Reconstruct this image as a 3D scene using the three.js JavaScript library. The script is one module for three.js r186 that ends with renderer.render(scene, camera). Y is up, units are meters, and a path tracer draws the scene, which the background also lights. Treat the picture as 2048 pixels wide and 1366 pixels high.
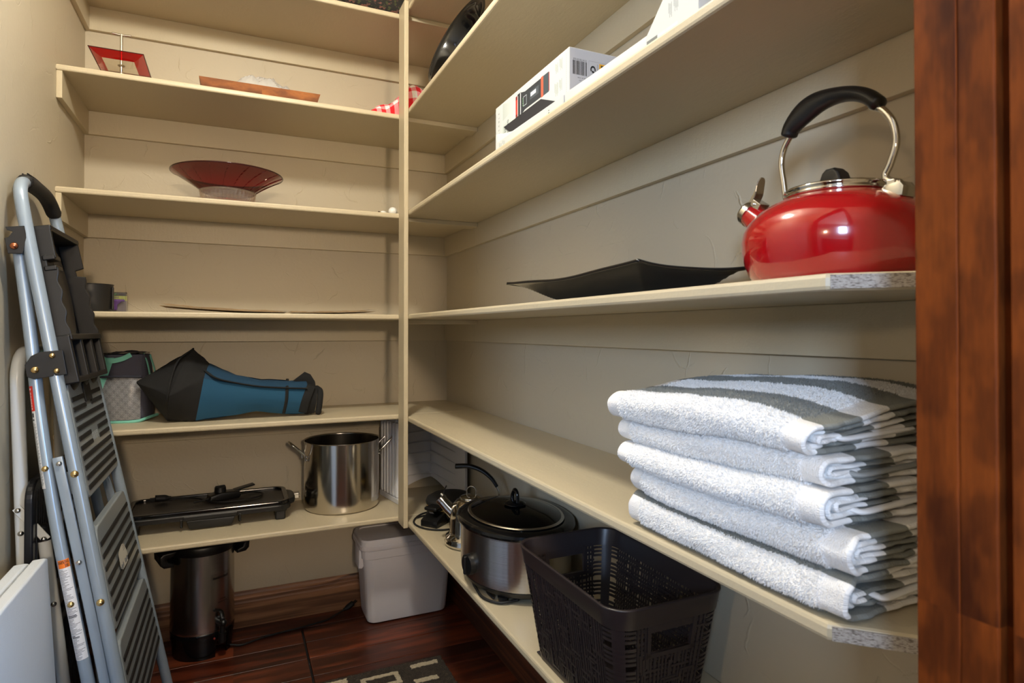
import * as THREE from 'three';
import { RoundedBoxGeometry } from 'three/addons/geometries/RoundedBoxGeometry.js';
import { mergeGeometries, toCreasedNormals } from 'three/addons/utils/BufferGeometryUtils.js';
import { RectAreaLightUniformsLib } from 'three/addons/lights/RectAreaLightUniformsLib.js';

// ---------------------------------------------------------------- camera, light, exposure
const scene = new THREE.Scene();
const camera = new THREE.PerspectiveCamera(2 * Math.atan(683 / 1220.5) * 180 / Math.PI, 2048 / 1366, 0.02, 60);
camera.rotation.order = 'YXZ';
camera.position.set(0, 1.175, 2.6685);
camera.rotation.set(THREE.MathUtils.degToRad(0.5575), THREE.MathUtils.degToRad(-24.4325), 0);
camera.setViewOffset(2048, 1366, 0, 32.5, 2048, 1366);   // rising lens shift of the photograph
camera.focus = 1.9; camera.userData.fStop = 9;
scene.add(camera);

scene.background = new THREE.Color(0.05, 0.055, 0.06);
const renderer = new THREE.WebGLRenderer({ antialias: true });
renderer.toneMapping = THREE.LinearToneMapping;
renderer.toneMappingExposure = 0.95;
renderer.shadowMap.enabled = true;
RectAreaLightUniformsLib.init();

const LAMP = { pos: [0.04, 2.60, 1.46], r: 0.075, power: 5.9, color: [1, 0.95, 0.83] };            // unseen pantry ceiling lamp, lights the shelf tops and left wall
const DAY = { x: -2.18, y: 1.86, z: 5.00, w: 0.74, h: 0.80, power: 96, color: [0.55, 0.75, 1.07] };      // unseen hall window left behind the camera, lights towels and right wall
const UNSEEN_HALL = { pos: [0.12, 1.80, 5.25], r: 0.11, power: 15.5, color: [1, 0.78, 0.55] };            // unseen warm light behind the camera, placed to brighten the back wall
const DAY2 = { x: 1.90, y: 1.55, z: 4.75, w: 1.0, h: 1.1, power: 62, color: [0.46, 0.74, 1.18] };      // second unseen window, right behind the camera, lights the table and ladder
const UNSEEN_SCONCE = { pos: [-2.04, 1.62, 3.45], r: 0.07, power: 2.4, color: [1, 0.76, 0.50] };           // unseen warm lamp in the hall, placed to light kettle and towels
// ---------------------------------------------------------------- helpers
const V = (x, y, z) => new THREE.Vector3(x, y, z);
function rng(seed) { let s = seed | 0; return () => { s = (s + 0x6d2b79f5) | 0; let t = Math.imul(s ^ (s >>> 15), 1 | s); t = (t + Math.imul(t ^ (t >>> 7), 61 | t)) ^ t; return ((t ^ (t >>> 14)) >>> 0) / 4294967296; }; }
const clamp = (x, a = 0, b = 1) => Math.min(b, Math.max(a, x));
const lerp = (a, b, t) => a + (b - a) * t;
const smooth = (a, b, x) => { const t = clamp((x - a) / (b - a)); return t * t * (3 - 2 * t); };
function hash2(x, y, s) { let h = Math.imul(x | 0, 374761393) ^ Math.imul(y | 0, 668265263) ^ Math.imul(s | 0, 1442695041); h = Math.imul(h ^ (h >>> 13), 1274126177); return ((h ^ (h >>> 16)) >>> 0) / 4294967296; }
function vnoise(x, y, s = 0, px = 1e9, py = 1e9) {
  const i = Math.floor(x), j = Math.floor(y), f = x - i, g = y - j, u = f * f * (3 - 2 * f), v = g * g * (3 - 2 * g), m = (a, b) => ((a % b) + b) % b;
  const A = hash2(m(i, px), m(j, py), s), B = hash2(m(i + 1, px), m(j, py), s), C = hash2(m(i, px), m(j + 1, py), s), D = hash2(m(i + 1, px), m(j + 1, py), s);
  return lerp(lerp(A, B, u), lerp(C, D, u), v);
}
function fbm(x, y, s, oct = 4, p = 1e9) { let a = 0, w = 0.5, f = 1; for (let k = 0; k < oct; k++) { a += w * vnoise(x * f, y * f, s + k, p * f, p * f); w *= 0.5; f *= 2; } return a / (1 - Math.pow(0.5, oct)); }
const srgb = (r, g, b) => new THREE.Color(`rgb(${r},${g},${b})`);
// a computed texture; fn(u, v) returns one grey or three colour values in 0..1 (sRGB for colour maps)
function tex(w, h, fn, colour = true, repeat = [1, 1]) {
  const d = new Uint8Array(w * h * 4);
  for (let y = 0; y < h; y++) for (let x = 0; x < w; x++) {
    const c = fn((x + 0.5) / w, (y + 0.5) / h), k = (y * w + x) * 4;
    if (typeof c === 'number') d[k] = d[k + 1] = d[k + 2] = clamp(c) * 255; else for (let q = 0; q < 3; q++) d[k + q] = clamp(c[q]) * 255;
    d[k + 3] = 255;
  }
  const t = new THREE.DataTexture(d, w, h); return setup(t, colour, repeat);
}
function setup(t, colour, repeat = [1, 1]) {
  t.wrapS = t.wrapT = THREE.RepeatWrapping; t.magFilter = THREE.LinearFilter; t.minFilter = THREE.LinearMipmapLinearFilter; t.generateMipmaps = true;
  if (colour) t.colorSpace = THREE.SRGBColorSpace; t.repeat.set(...repeat); t.needsUpdate = true; return t;
}
function canvasTex(w, h, draw, colour = true, repeat) { const c = document.createElement('canvas'); c.width = w; c.height = h; const g = c.getContext('2d'); draw(g, w, h); return setup(new THREE.CanvasTexture(c), colour, repeat); }
const rep = (t, a, b) => { const c = t.clone(); c.repeat.set(a, b); c.needsUpdate = true; return c; };
const M = (o) => { const p = o.transmission || o.clearcoat || o.sheen || o.anisotropy || o.ior || o.specularIntensity !== undefined ? new THREE.MeshPhysicalMaterial(o) : new THREE.MeshStandardMaterial(o); p.side = o.side ?? THREE.DoubleSide; return p; };

// geometry helpers
function norm(g) { if (g.index) g = g.toNonIndexed(); for (const k of Object.keys(g.attributes)) if (!['position', 'normal', 'uv'].includes(k)) g.deleteAttribute(k); if (!g.attributes.normal) g.computeVertexNormals(); if (!g.attributes.uv) g.setAttribute('uv', new THREE.BufferAttribute(new Float32Array(g.attributes.position.count * 2), 2)); g.morphAttributes = {}; return g; }
const merge = (list) => { const a = list.flat().map(norm); return a.length === 1 ? a[0] : mergeGeometries(a); };
function xf(g, p = [0, 0, 0], r = [0, 0, 0], s = [1, 1, 1]) { if (s[0] * s[1] * s[2] < 0) { g = norm(g); for (const k of Object.keys(g.attributes)) { const A = g.attributes[k], n = A.itemSize; for (let i = 0; i < A.count; i += 3) for (let c = 0; c < n; c++) { const q = A.array[(i + 1) * n + c]; A.array[(i + 1) * n + c] = A.array[(i + 2) * n + c]; A.array[(i + 2) * n + c] = q; } } } g.applyMatrix4(new THREE.Matrix4().compose(V(...p), new THREE.Quaternion().setFromEuler(new THREE.Euler(...r)), V(...s))); return g; }
function boxUV(g, k = 1) { g = norm(g); const P = g.attributes.position, N = g.attributes.normal, U = g.attributes.uv; for (let i = 0; i < P.count; i++) { const x = Math.abs(N.getX(i)), y = Math.abs(N.getY(i)), z = Math.abs(N.getZ(i)); if (y >= x && y >= z) U.setXY(i, P.getX(i) * k, P.getZ(i) * k); else if (x >= z) U.setXY(i, P.getZ(i) * k, P.getY(i) * k); else U.setXY(i, P.getX(i) * k, P.getY(i) * k); } return g; }
const box = (w, h, d, p = [0, 0, 0], r = [0, 0, 0]) => xf(new THREE.BoxGeometry(w, h, d), p, r);
const rbox = (w, h, d, rad, p = [0, 0, 0], r = [0, 0, 0], seg = 3) => xf(new RoundedBoxGeometry(w, h, d, seg, Math.min(rad, w / 2.01, h / 2.01, d / 2.01)), p, r);
const span = (x0, x1, y0, y1, z0, z1) => box(x1 - x0, y1 - y0, z1 - z0, [(x0 + x1) / 2, (y0 + y1) / 2, (z0 + z1) / 2]);
const rspan = (x0, x1, y0, y1, z0, z1, rad) => rbox(x1 - x0, y1 - y0, z1 - z0, rad, [(x0 + x1) / 2, (y0 + y1) / 2, (z0 + z1) / 2]);
const cyl = (r0, r1, h, p = [0, 0, 0], r = [0, 0, 0], seg = 32) => xf(new THREE.CylinderGeometry(r0, r1, h, seg), p, r);
const lathe = (pts, seg = 64, p, r, s) => xf(new THREE.LatheGeometry(pts.map((q) => new THREE.Vector2(...q)), seg), p, r, s);
const curve = (pts, closed = false, t = 0.5) => new THREE.CatmullRomCurve3(pts.map((q) => (q.isVector3 ? q : V(...q))), closed, 'catmullrom', t);
function tube(pts, r, seg = 40, rad = 10, closed = false, caps = true) {
  const c = Array.isArray(pts) ? curve(pts, closed) : pts, out = [new THREE.TubeGeometry(c, seg, r, rad, closed)];
  if (caps && !closed) for (const t of [0, 1]) out.push(xf(new THREE.SphereGeometry(r, rad, 6), c.getPoint(t).toArray()));
  return merge(out);
}
// sweep of an elliptical section whose size may vary: rad(t) = [a, b], up gives the b direction
function sweep(pts, rad, seg = 40, n = 16, up = V(0, 1, 0), pw = 1) {
  const c = curve(pts), pos = [], idx = [], uv = [];
  for (let i = 0; i <= seg; i++) {
    const t = i / seg, P = c.getPoint(t), T = c.getTangent(t), S = new THREE.Vector3().crossVectors(T, up).normalize(), B = new THREE.Vector3().crossVectors(S, T).normalize(), [a, b] = rad(t);
    for (let k = 0; k <= n; k++) { const w = k / n * 2 * Math.PI, cs = Math.cos(w), sn = Math.sin(w), e = (x) => Math.sign(x) * Math.pow(Math.abs(x), pw); const q = P.clone().addScaledVector(S, e(cs) * a).addScaledVector(B, e(sn) * b); pos.push(q.x, q.y, q.z); uv.push(k / n, t); }
  }
  for (let i = 0; i < seg; i++) for (let k = 0; k < n; k++) { const a = i * (n + 1) + k, b = a + n + 1; idx.push(a, b, a + 1, b, b + 1, a + 1); }
  for (const [row, fl] of [[0, 0], [seg, 1]]) { const P = c.getPoint(row / seg), m = pos.length / 3; pos.push(P.x, P.y, P.z); uv.push(0.5, row / seg); for (let k = 0; k < n; k++) { const a = row * (n + 1) + k; fl ? idx.push(a, m, a + 1) : idx.push(a, a + 1, m); } }
  const g = new THREE.BufferGeometry(); g.setAttribute('position', new THREE.Float32BufferAttribute(pos, 3)); g.setAttribute('uv', new THREE.Float32BufferAttribute(uv, 2)); g.setIndex(idx); g.computeVertexNormals(); return g;
}
// grid surface from fn(u, v) -> [x, y, z]
function surf(fn, nu, nv, uvf = (u, v) => [u, v]) {
  const pos = [], uv = [], idx = [];
  for (let j = 0; j <= nv; j++) for (let i = 0; i <= nu; i++) { pos.push(...fn(i / nu, j / nv)); uv.push(...uvf(i / nu, j / nv)); }
  for (let j = 0; j < nv; j++) for (let i = 0; i < nu; i++) { const a = j * (nu + 1) + i, b = a + nu + 1; idx.push(a, a + 1, b, b, a + 1, b + 1); }
  const g = new THREE.BufferGeometry(); g.setAttribute('position', new THREE.Float32BufferAttribute(pos, 3)); g.setAttribute('uv', new THREE.Float32BufferAttribute(uv, 2)); g.setIndex(idx); g.computeVertexNormals(); return g;
}
const shape = (pts, holes = []) => { const s = new THREE.Shape(pts.map((q) => new THREE.Vector2(...q))); for (const h of holes) s.holes.push(new THREE.Path(h.map((q) => new THREE.Vector2(...q)))); return s; };
function extrude(s, d, bevel = 0, seg = 2, off) { const g = new THREE.ExtrudeGeometry(s, { depth: d - 2 * bevel, bevelEnabled: bevel > 0, bevelThickness: bevel, bevelSize: bevel, bevelOffset: off ?? -bevel, bevelSegments: seg, curveSegments: 20 }); g.translate(0, 0, bevel); return g; }
function rrect(w, h, r, cx = 0, cy = 0, n = 8) { const o = []; for (const [sx, sy, a] of [[1, 1, 0], [-1, 1, 1], [-1, -1, 2], [1, -1, 3]]) for (let k = 0; k <= n; k++) { const t = (a + k / n) * Math.PI / 2; o.push([cx + sx * (w / 2 - r) + r * Math.cos(t), cy + sy * (h / 2 - r) + r * Math.sin(t)]); } return o; }
const creased = (g, a = 0.6) => toCreasedNormals(norm(g), a);
// a slab lying flat: outline in (x, z), top at y
const slab = (pts, top, t, b = 0.004) => xf(extrude(shape(pts.map(([x, z]) => [x, -z])), t, b), [0, top - t, 0], [-Math.PI / 2, 0, 0]);

// object helpers
const taken = {};
function numbered(n) { taken[n] = (taken[n] ?? -1) + 1; return taken[n] ? n + '_' + String(taken[n]).padStart(3, '0') : n; }
function tag(o, label, category, group, kind) { if (label) o.userData.label = label; if (category) o.userData.category = category; if (group) o.userData.group = group; if (kind) o.userData.kind = kind; return o; }
function part(name, geo, mat, parent, label) { const m = new THREE.Mesh(Array.isArray(geo) ? merge(geo) : geo, mat); m.name = name; m.castShadow = m.receiveShadow = true; parent.add(m); if (label) m.userData.label = label; return m; }
function thing(name, label, category, pos = [0, 0, 0], rot = [0, 0, 0], group) { const o = new THREE.Group(); o.name = numbered(name); o.position.set(...pos); o.rotation.set(...rot); scene.add(o); return tag(o, label, category, group); }
function single(name, geo, mat, label, category, group) { const m = part(numbered(name), geo, mat, scene); return tag(m, label, category, group); }
function struct(name, geo, mat) { const m = part(name, geo, mat, scene); m.userData.kind = 'structure'; return m; }
// ---------------------------------------------------------------- textures and materials
// hand-trowelled plaster: fine orange peel plus scattered curved trowel ridges (1.4 m tile)
const plasterBump = canvasTex(1024, 1024, (g, w, h) => {
  const R = rng(11), im = g.createImageData(w, h);
  for (let y = 0; y < h; y++) for (let x = 0; x < w; x++) { const v = 105 + 30 * fbm(x / 90, y / 90, 3, 3, 1e9) + 10 * (vnoise(x / 5, y / 5, 9) - 0.5), k = (y * w + x) * 4; im.data[k] = im.data[k + 1] = im.data[k + 2] = v; im.data[k + 3] = 255; }
  g.putImageData(im, 0, 0); g.lineCap = 'round';
  for (let s = 0; s < 260; s++) {
    let x = R() * w, y = R() * h, a = R() < 0.55 ? Math.PI / 2 + (R() - 0.5) * 0.9 : R() * 6.28, n = 4 + R() * 11 | 0, curl = (R() - 0.5) * 0.3;
    const wd = 0.8 + R() * 2.2, up = R() < 0.7, al = 0.09 + 0.32 * R() * R();
    for (let k = 0; k < n; k++) { const L = 2 + R() * 6, x2 = x + Math.cos(a) * L, y2 = y + Math.sin(a) * L; g.strokeStyle = up ? `rgba(255,255,255,${al})` : `rgba(20,20,20,${al})`; g.lineWidth = wd * (0.4 + 0.9 * Math.sin(Math.PI * (k + 0.5) / n)); g.beginPath(); g.moveTo(x, y); g.lineTo(x2, y2); g.stroke(); x = x2; y = y2; a += curl + (R() - 0.5) * 0.9; }
  }
}, false);
const paintBump = tex(256, 256, (u, v) => 0.5 + 0.5 * (fbm(u * 40, v * 14, 5, 3, 1e9) - 0.5) + 0.25 * (vnoise(u * 120, v * 120, 8) - 0.5), false);
const WALL = M({ color: new THREE.Color(0.49, 0.422, 0.305), roughness: 0.52, bumpMap: rep(plasterBump, 1 / 1.4, 1 / 1.4), bumpScale: 0.0055 });
const PAINT = M({ color: new THREE.Color(0.53, 0.452, 0.31), roughness: 0.42, bumpMap: rep(paintBump, 4, 4), bumpScale: 0.0006 });
const HALLWALL = M({ color: new THREE.Color(0.14, 0.12, 0.10), roughness: 0.7 });
const CEIL = M({ color: new THREE.Color(0.68, 0.62, 0.52), roughness: 0.8 });
const RAW = M({ color: srgb(255, 255, 255), roughness: 0.9, map: tex(256, 64, (u, v) => { const n = fbm(u * 80, v * 30, 31, 3), s = lerp(0.66, 0.36, smooth(0.5, 0.72, n)); return [s + 0.03, s, s - 0.03]; }) });

function woodTex(w, h, seed, light, dark, knots = [], vertical = false, grain = 34) {
  return tex(w, h, (u, v) => {
    if (vertical) [u, v] = [v, u];
    let warp = 0.05 * (fbm(u * 2.2, v * 2.5, seed, 3) - 0.5), k = 0;
    for (const [kx, ky, kr] of knots) { const dx = (u - kx) * 2.2, dy = v - ky, d = Math.hypot(dx, dy); warp += Math.sign(dy || 1) * kr * Math.exp(-d * d / (kr * kr * 6)); k = Math.max(k, smooth(kr, kr * 0.35, d)); }
    const y = v + warp, g = fbm(u * 3, y * grain, seed + 4, 4), f = fbm(u * 40, y * grain * 9, seed + 9, 2), b = fbm(u * 2.5, v * 3, seed + 13, 3), t = clamp(0.15 + 0.75 * smooth(0.3, 0.72, g) + 0.35 * (b - 0.5) * 2 + 0.22 * (f - 0.5));
    return [0, 1, 2].map((q) => lerp(lerp(light[q], dark[q], t), dark[q] * 0.35, k));
  });
}
const c3 = (r, g, b) => [r / 255, g / 255, b / 255];
// stained knotty alder of the door frame: blotchy, vertical figure
const alder = tex(512, 1024, (u, v) => {
  const b = fbm(u * 5, v * 3.2, 41, 4), m = fbm(u * 18, v * 26, 47, 3), g = fbm(u * 60, v * 3, 44, 3), f = fbm(u * 120, v * 60, 52, 2); let t = clamp(0.5 * smooth(0.3, 0.75, b) + 0.36 * smooth(0.35, 0.7, m) + 0.3 * (g - 0.35) + 0.25 * (f - 0.5));
  const d = Math.hypot((u - 0.32) * 0.55, (v - 0.40) * 1.6); t = Math.max(t, 1.2 * smooth(0.07, 0.015, d)); const s = Math.abs((v - 0.36) * 1.6 + (u - 0.42) * 1.2); if (u > 0.3 && u < 0.5) t = Math.max(t, 0.5 * smooth(0.012, 0.002, s));
  return [lerp(110, 50, t) / 255, lerp(54, 21, t) / 255, lerp(18, 7, t) / 255];
});
const TRIM = M({ color: srgb(255, 255, 255), map: rep(alder, 3.2, 1.05), roughness: 0.6, specularIntensity: 0.18 });
const BASEWOOD = M({ map: rep(woodTex(1024, 256, 61, c3(166, 118, 82), c3(96, 62, 42), [[0.42, 0.45, 0.07]]), 0.9, 3), roughness: 0.5 });
const BASEDARK = M({ map: rep(woodTex(512, 256, 65, c3(112, 66, 42), c3(56, 30, 20)), 0.9, 3), roughness: 0.45 });
const plankTex = [woodTex(512, 128, 71, c3(118, 58, 34), c3(52, 23, 14), [], false, 12), woodTex(512, 128, 77, c3(108, 52, 32), c3(44, 20, 13), [], false, 16)];
const PLANKS = [c3(235, 225, 220), c3(255, 240, 225), c3(190, 180, 176), c3(215, 190, 180)].map((c, i) => M({ color: new THREE.Color(...c), map: rep(plankTex[i % 2], 1.1, 3), roughness: 0.30, bumpMap: rep(plankTex[i % 2], 1.1, 3), bumpScale: 0.0006 }));
PLANKS.push(M({ color: new THREE.Color(1.25, 1.1, 0.95), map: rep(plankTex[0], 1.3, 3), roughness: 0.32 }));
const GAPMAT = M({ color: srgb(14, 9, 8), roughness: 0.9 });

// metals, plastics, fabrics
const brushed = tex(256, 512, (u, v) => 0.5 + 0.5 * (fbm(u * 3, v * 190, 81, 2) - 0.5), false);
const STEEL = M({ color: srgb(205, 202, 196), metalness: 1, roughness: 0.2 });
const CHROME = M({ color: srgb(215, 212, 206), metalness: 1, roughness: 0.09 });
const BRUSHED = M({ color: srgb(190, 186, 180), metalness: 1, roughness: 0.25, bumpMap: brushed, bumpScale: 0.00012 });
const RIVET = M({ color: srgb(222, 190, 130), metalness: 1, roughness: 0.22 });
const BLACK = M({ color: srgb(14, 14, 15), roughness: 0.38 });
const BLACKGLOSS = M({ color: srgb(12, 12, 13), roughness: 0.12 });
const BLACKMATTE = M({ color: srgb(26, 25, 25), roughness: 0.7 });
const RUBBER = M({ color: srgb(17, 16, 16), roughness: 0.62 });
const WHITE = M({ color: srgb(226, 228, 228), roughness: 0.45 });
const CARD = M({ color: srgb(194, 194, 191), roughness: 0.6 });
const LADDERGREY = M({ color: srgb(150, 164, 178), roughness: 0.26, metalness: 0.25 });
const CLEAR = M({ color: srgb(250, 250, 250), transmission: 1, thickness: 0.01, roughness: 0.06, ior: 1.5 });
const FILM = M({ color: srgb(245, 247, 250), transmission: 0.72, thickness: 0, roughness: 0.16, ior: 1.35 });
const weave = tex(128, 128, (u, v) => 0.5 + 0.25 * Math.sin(u * 6.2832 * 32) * Math.sin(v * 6.2832 * 32) + 0.2 * (vnoise(u * 60, v * 60, 91) - 0.5), false);
const fabric = (r, g, b, o = {}) => M({ color: srgb(r, g, b), roughness: 0.85, bumpMap: rep(weave, 6, 6), bumpScale: 0.0006, ...o });

// ---------------------------------------------------------------- lamps and windows
{
  const t = thing('unseen_ceiling_lamp', 'unseen globe lamp under the pantry ceiling lighting the shelf tops', 'lamp', [LAMP.pos[0], 0, LAMP.pos[2]]);
  const glow = M({ color: srgb(255, 250, 240), emissive: new THREE.Color(...LAMP.color), emissiveIntensity: 6, roughness: 0.4 });
  part('globe', lathe([[0.0001, -LAMP.r], ...Array.from({ length: 15 }, (_, k) => { const a = -1.35 + k / 14 * 2.6; return [LAMP.r * Math.cos(a), LAMP.r * Math.sin(a)]; })], 40, [0, LAMP.pos[1], 0]), glow, t);
  part('canopy', lathe([[0.0001, 0.075], [0.07, 0.075], [0.075, 0.09], [0.075, 0.148], [0.0001, 0.15]], 40, [0, LAMP.pos[1], 0]), M({ color: srgb(120, 96, 70), metalness: 1, roughness: 0.35 }), t);
  const L = new THREE.PointLight(new THREE.Color(...LAMP.color), LAMP.power, 0, 2); L.position.set(LAMP.pos[0], LAMP.pos[1] - LAMP.r - 0.02, LAMP.pos[2]); L.castShadow = true; L.shadow.radius = 4; scene.add(L);
}
{
  const t = thing('unseen_hall_light', 'unseen warm globe light behind the camera brightening the back wall', 'lamp', [UNSEEN_HALL.pos[0], 0, UNSEEN_HALL.pos[2]]);
  part('globe', xf(new THREE.SphereGeometry(UNSEEN_HALL.r, 32, 20), [0, UNSEEN_HALL.pos[1], 0]), M({ color: srgb(255, 240, 215), emissive: new THREE.Color(...UNSEEN_HALL.color), emissiveIntensity: 5, roughness: 0.4 }), t);
  part('canopy', [cyl(0.06, 0.06, 0.03, [0, 2.735, 0]), cyl(0.006, 0.006, 2.74 - UNSEEN_HALL.pos[1] - UNSEEN_HALL.r, [0, (2.74 + UNSEEN_HALL.pos[1] + UNSEEN_HALL.r) / 2, 0], [0, 0, 0], 10)], M({ color: srgb(120, 96, 70), metalness: 1, roughness: 0.35 }), t);
  const L = new THREE.PointLight(new THREE.Color(...UNSEEN_HALL.color), UNSEEN_HALL.power, 0, 2); L.position.set(UNSEEN_HALL.pos[0], UNSEEN_HALL.pos[1], UNSEEN_HALL.pos[2] - UNSEEN_HALL.r - 0.03); L.castShadow = true; L.shadow.radius = 6; scene.add(L);
}
{
  const p = UNSEEN_SCONCE.pos, t = thing('unseen_wall_lamp', 'unseen warm globe lamp in the hall lighting kettle and towels', 'lamp', [p[0], 0, p[2]]);
  part('globe', xf(new THREE.SphereGeometry(UNSEEN_SCONCE.r, 32, 20), [0, p[1], 0]), M({ color: srgb(255, 240, 215), emissive: new THREE.Color(...UNSEEN_SCONCE.color), emissiveIntensity: 5, roughness: 0.4 }), t);
  part('bracket', [cyl(0.045, 0.045, 0.02, [-0.13, p[1] - 0.03, 0], [0, 0, Math.PI / 2]), tube([V(-0.13, p[1] - 0.03, 0), V(-0.06, p[1] - 0.10, 0), V(0, p[1] - UNSEEN_SCONCE.r - 0.005, 0)], 0.008, 14, 10)], M({ color: srgb(120, 96, 70), metalness: 1, roughness: 0.35 }), t);
  const L = new THREE.PointLight(new THREE.Color(...UNSEEN_SCONCE.color), UNSEEN_SCONCE.power, 0, 2); L.position.set(p[0] + UNSEEN_SCONCE.r + 0.025, p[1], p[2]); L.castShadow = true; L.shadow.radius = 4; scene.add(L);
}
for (const [D, n, s] of [[DAY, 1, 1], [DAY2, 2, -1]]) { // unseen hall windows, glowing panes stand in for daylight
  const x = D.x, g = new THREE.Group(); g.name = 'unseen_window_' + n; g.userData.kind = 'structure'; scene.add(g);
  const bar = (y0, y1, z0, z1) => span(Math.min(x - s * 0.05, x + s * 0.012), Math.max(x - s * 0.05, x + s * 0.012), y0, y1, z0, z1);
  part('pane', box(0.012, D.h, D.w, [x - s * 0.03, D.y, D.z]), M({ color: srgb(240, 245, 250), emissive: new THREE.Color(...D.color), emissiveIntensity: 4, roughness: 0.6 }), g);
  const w = D.w / 2, h = D.h / 2;
  part('window_frame', [bar(D.y - h - 0.07, D.y - h, D.z - w - 0.07, D.z + w + 0.07), bar(D.y + h, D.y + h + 0.07, D.z - w - 0.07, D.z + w + 0.07), bar(D.y - h, D.y + h, D.z - w - 0.07, D.z - w), bar(D.y - h, D.y + h, D.z + w, D.z + w + 0.07)], TRIM, g);
  part('mullion', bar(D.y - h, D.y + h, D.z - 0.012, D.z + 0.012), TRIM, g);
  const L = new THREE.RectAreaLight(new THREE.Color(...D.color), D.power, D.w, D.h); L.position.set(x + s * 0.02, D.y, D.z); L.lookAt(x + s, D.y, D.z); scene.add(L);
}
// ---------------------------------------------------------------- the setting
const XL = -0.5025, XR = 0.884, ZF = 2.342, ZO = 2.47, HC = 2.75;      // pantry: left, right wall, front wall faces, ceiling
const Y = [0, 2.3805, 1.997, 1.6204, 1.2376, 0.8616, 0.4777];           // shelf tops, 1 = highest
const JL = -0.42, JR = 0.52, DH = 2.12;                               // door opening
struct('wall_back', boxUV(span(XL - 0.1, XR + 0.1, -0.02, HC + 0.1, -0.12, 0)), WALL);
struct('wall_left', boxUV(span(XL - 0.12, XL, -0.02, HC + 0.1, 0, ZF)), WALL);
struct('wall_right', boxUV(span(XR, XR + 0.12, -0.02, HC + 0.1, 0, ZF)), WALL);
struct('wall_front', boxUV(merge([span(XL - 0.12, JL - 0.03, -0.02, HC + 0.1, ZF, ZO), span(JR + 0.03, XR + 0.12, -0.02, HC + 0.1, ZF, ZO), span(JL - 0.03, JR + 0.03, DH, HC + 0.1, ZF, ZO)])), WALL);
struct('ceiling', boxUV(span(XL - 0.12, XR + 0.12, HC, HC + 0.1, -0.12, ZO)), CEIL);
// the hall outside the door
for (const [D, nm, x0, x1] of [[DAY, 'wall_hall_left', -2.36, -2.18], [DAY2, 'wall_hall_right', 1.9, 2.08]]) { const w = D.w / 2, h = D.h / 2; struct(nm, boxUV(merge([span(x0, x1, -0.02, HC, ZO, D.z - w), span(x0, x1, -0.02, HC, D.z + w, 6.2), span(x0, x1, -0.02, D.y - h, D.z - w, D.z + w), span(x0, x1, D.y + h, HC, D.z - w, D.z + w)])), HALLWALL); }
struct('wall_hall_back', boxUV(span(-2.36, 2.08, -0.02, HC, 6.2, 6.35)), HALLWALL);
struct('wall_hall_front', boxUV(merge([span(-2.36, XL - 0.12, -0.02, HC, ZF + 0.02, ZO), span(XR + 0.12, 2.08, -0.02, HC, ZF + 0.02, ZO)])), HALLWALL);
struct('ceiling_hall', boxUV(span(-2.36, 2.08, HC, HC + 0.1, ZO, 6.35)), CEIL);
struct('unseen_light_block', boxUV(merge([rspan(-1.6, 0.5, 0, 1.08, 3.05, 3.20, 0.004), rspan(-1.64, 0.54, 1.08, 1.12, 3.01, 3.24, 0.01)])), HALLWALL);  // unseen low block in the hall, keeps light off the wall below the towels
struct('floor_hall', boxUV(span(-2.36, 2.08, -0.06, 0, ZO + 0.002, 6.35)), PLANKS[2]);
{ // plank floor of the pantry: boards run from wall to wall, a straight butt seam at x = 0.244
  const f = new THREE.Group(); f.name = 'floor'; f.userData.kind = 'structure'; scene.add(f);
  part('subfloor', span(XL - 0.1, XR + 0.1, -0.08, -0.012, -0.1, ZO), GAPMAT, f);
  const R = rng(5), W = 0.1235, S = 0.244, edge = 0.0018;
  let n = 0; const board = (x0, x1, z0, z1, m) => part(n++ ? 'plank_' + String(n - 1).padStart(3, '0') : 'plank', boxUV(rspan(x0 + edge, x1 - edge, -0.012, -0.0004 * R(), z0 + edge, z1 - edge, 0.0018)), PLANKS[m], f);
  board(XL, XR, 0.0, 0.115, 0);
  let z = 0.115, k = 0; const left = [0, 3, 0, 2, 3, 0, 1, 2], right = [2, 4, 0, 3, 2, 0, 3, 1];
  while (z < ZO) { const z1 = Math.min(ZO, z + W); board(XL, S, z, z1, left[k % 8]); board(S + 0.004, XR, z, z1, right[k % 8]); z = z1; k++; }
}
{ // moulded baseboards
  const prof = [[0, 0], [0.0135, 0], [0.0135, 0.095], [0.0115, 0.102], [0.0115, 0.112], [0.009, 0.116], [0.0085, 0.126], [0.005, 0.133], [0.004, 0.14], [0, 0.14]];
  const b = (len) => boxUV(extrude(shape(prof), len));
  struct('baseboard_back', boxUV(xf(extrude(shape(prof), XR - XL), [XL, 0, 0], [0, -Math.PI / 2, 0], [1, 1, -1])), BASEWOOD);
  struct('baseboard_right', boxUV(xf(b(ZF), [XR, 0, 0], [0, 0, 0], [-1, 1, 1])), BASEDARK);
  struct('baseboard_left', boxUV(xf(b(ZF), [XL, 0, 0])), BASEWOOD);
}
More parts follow.
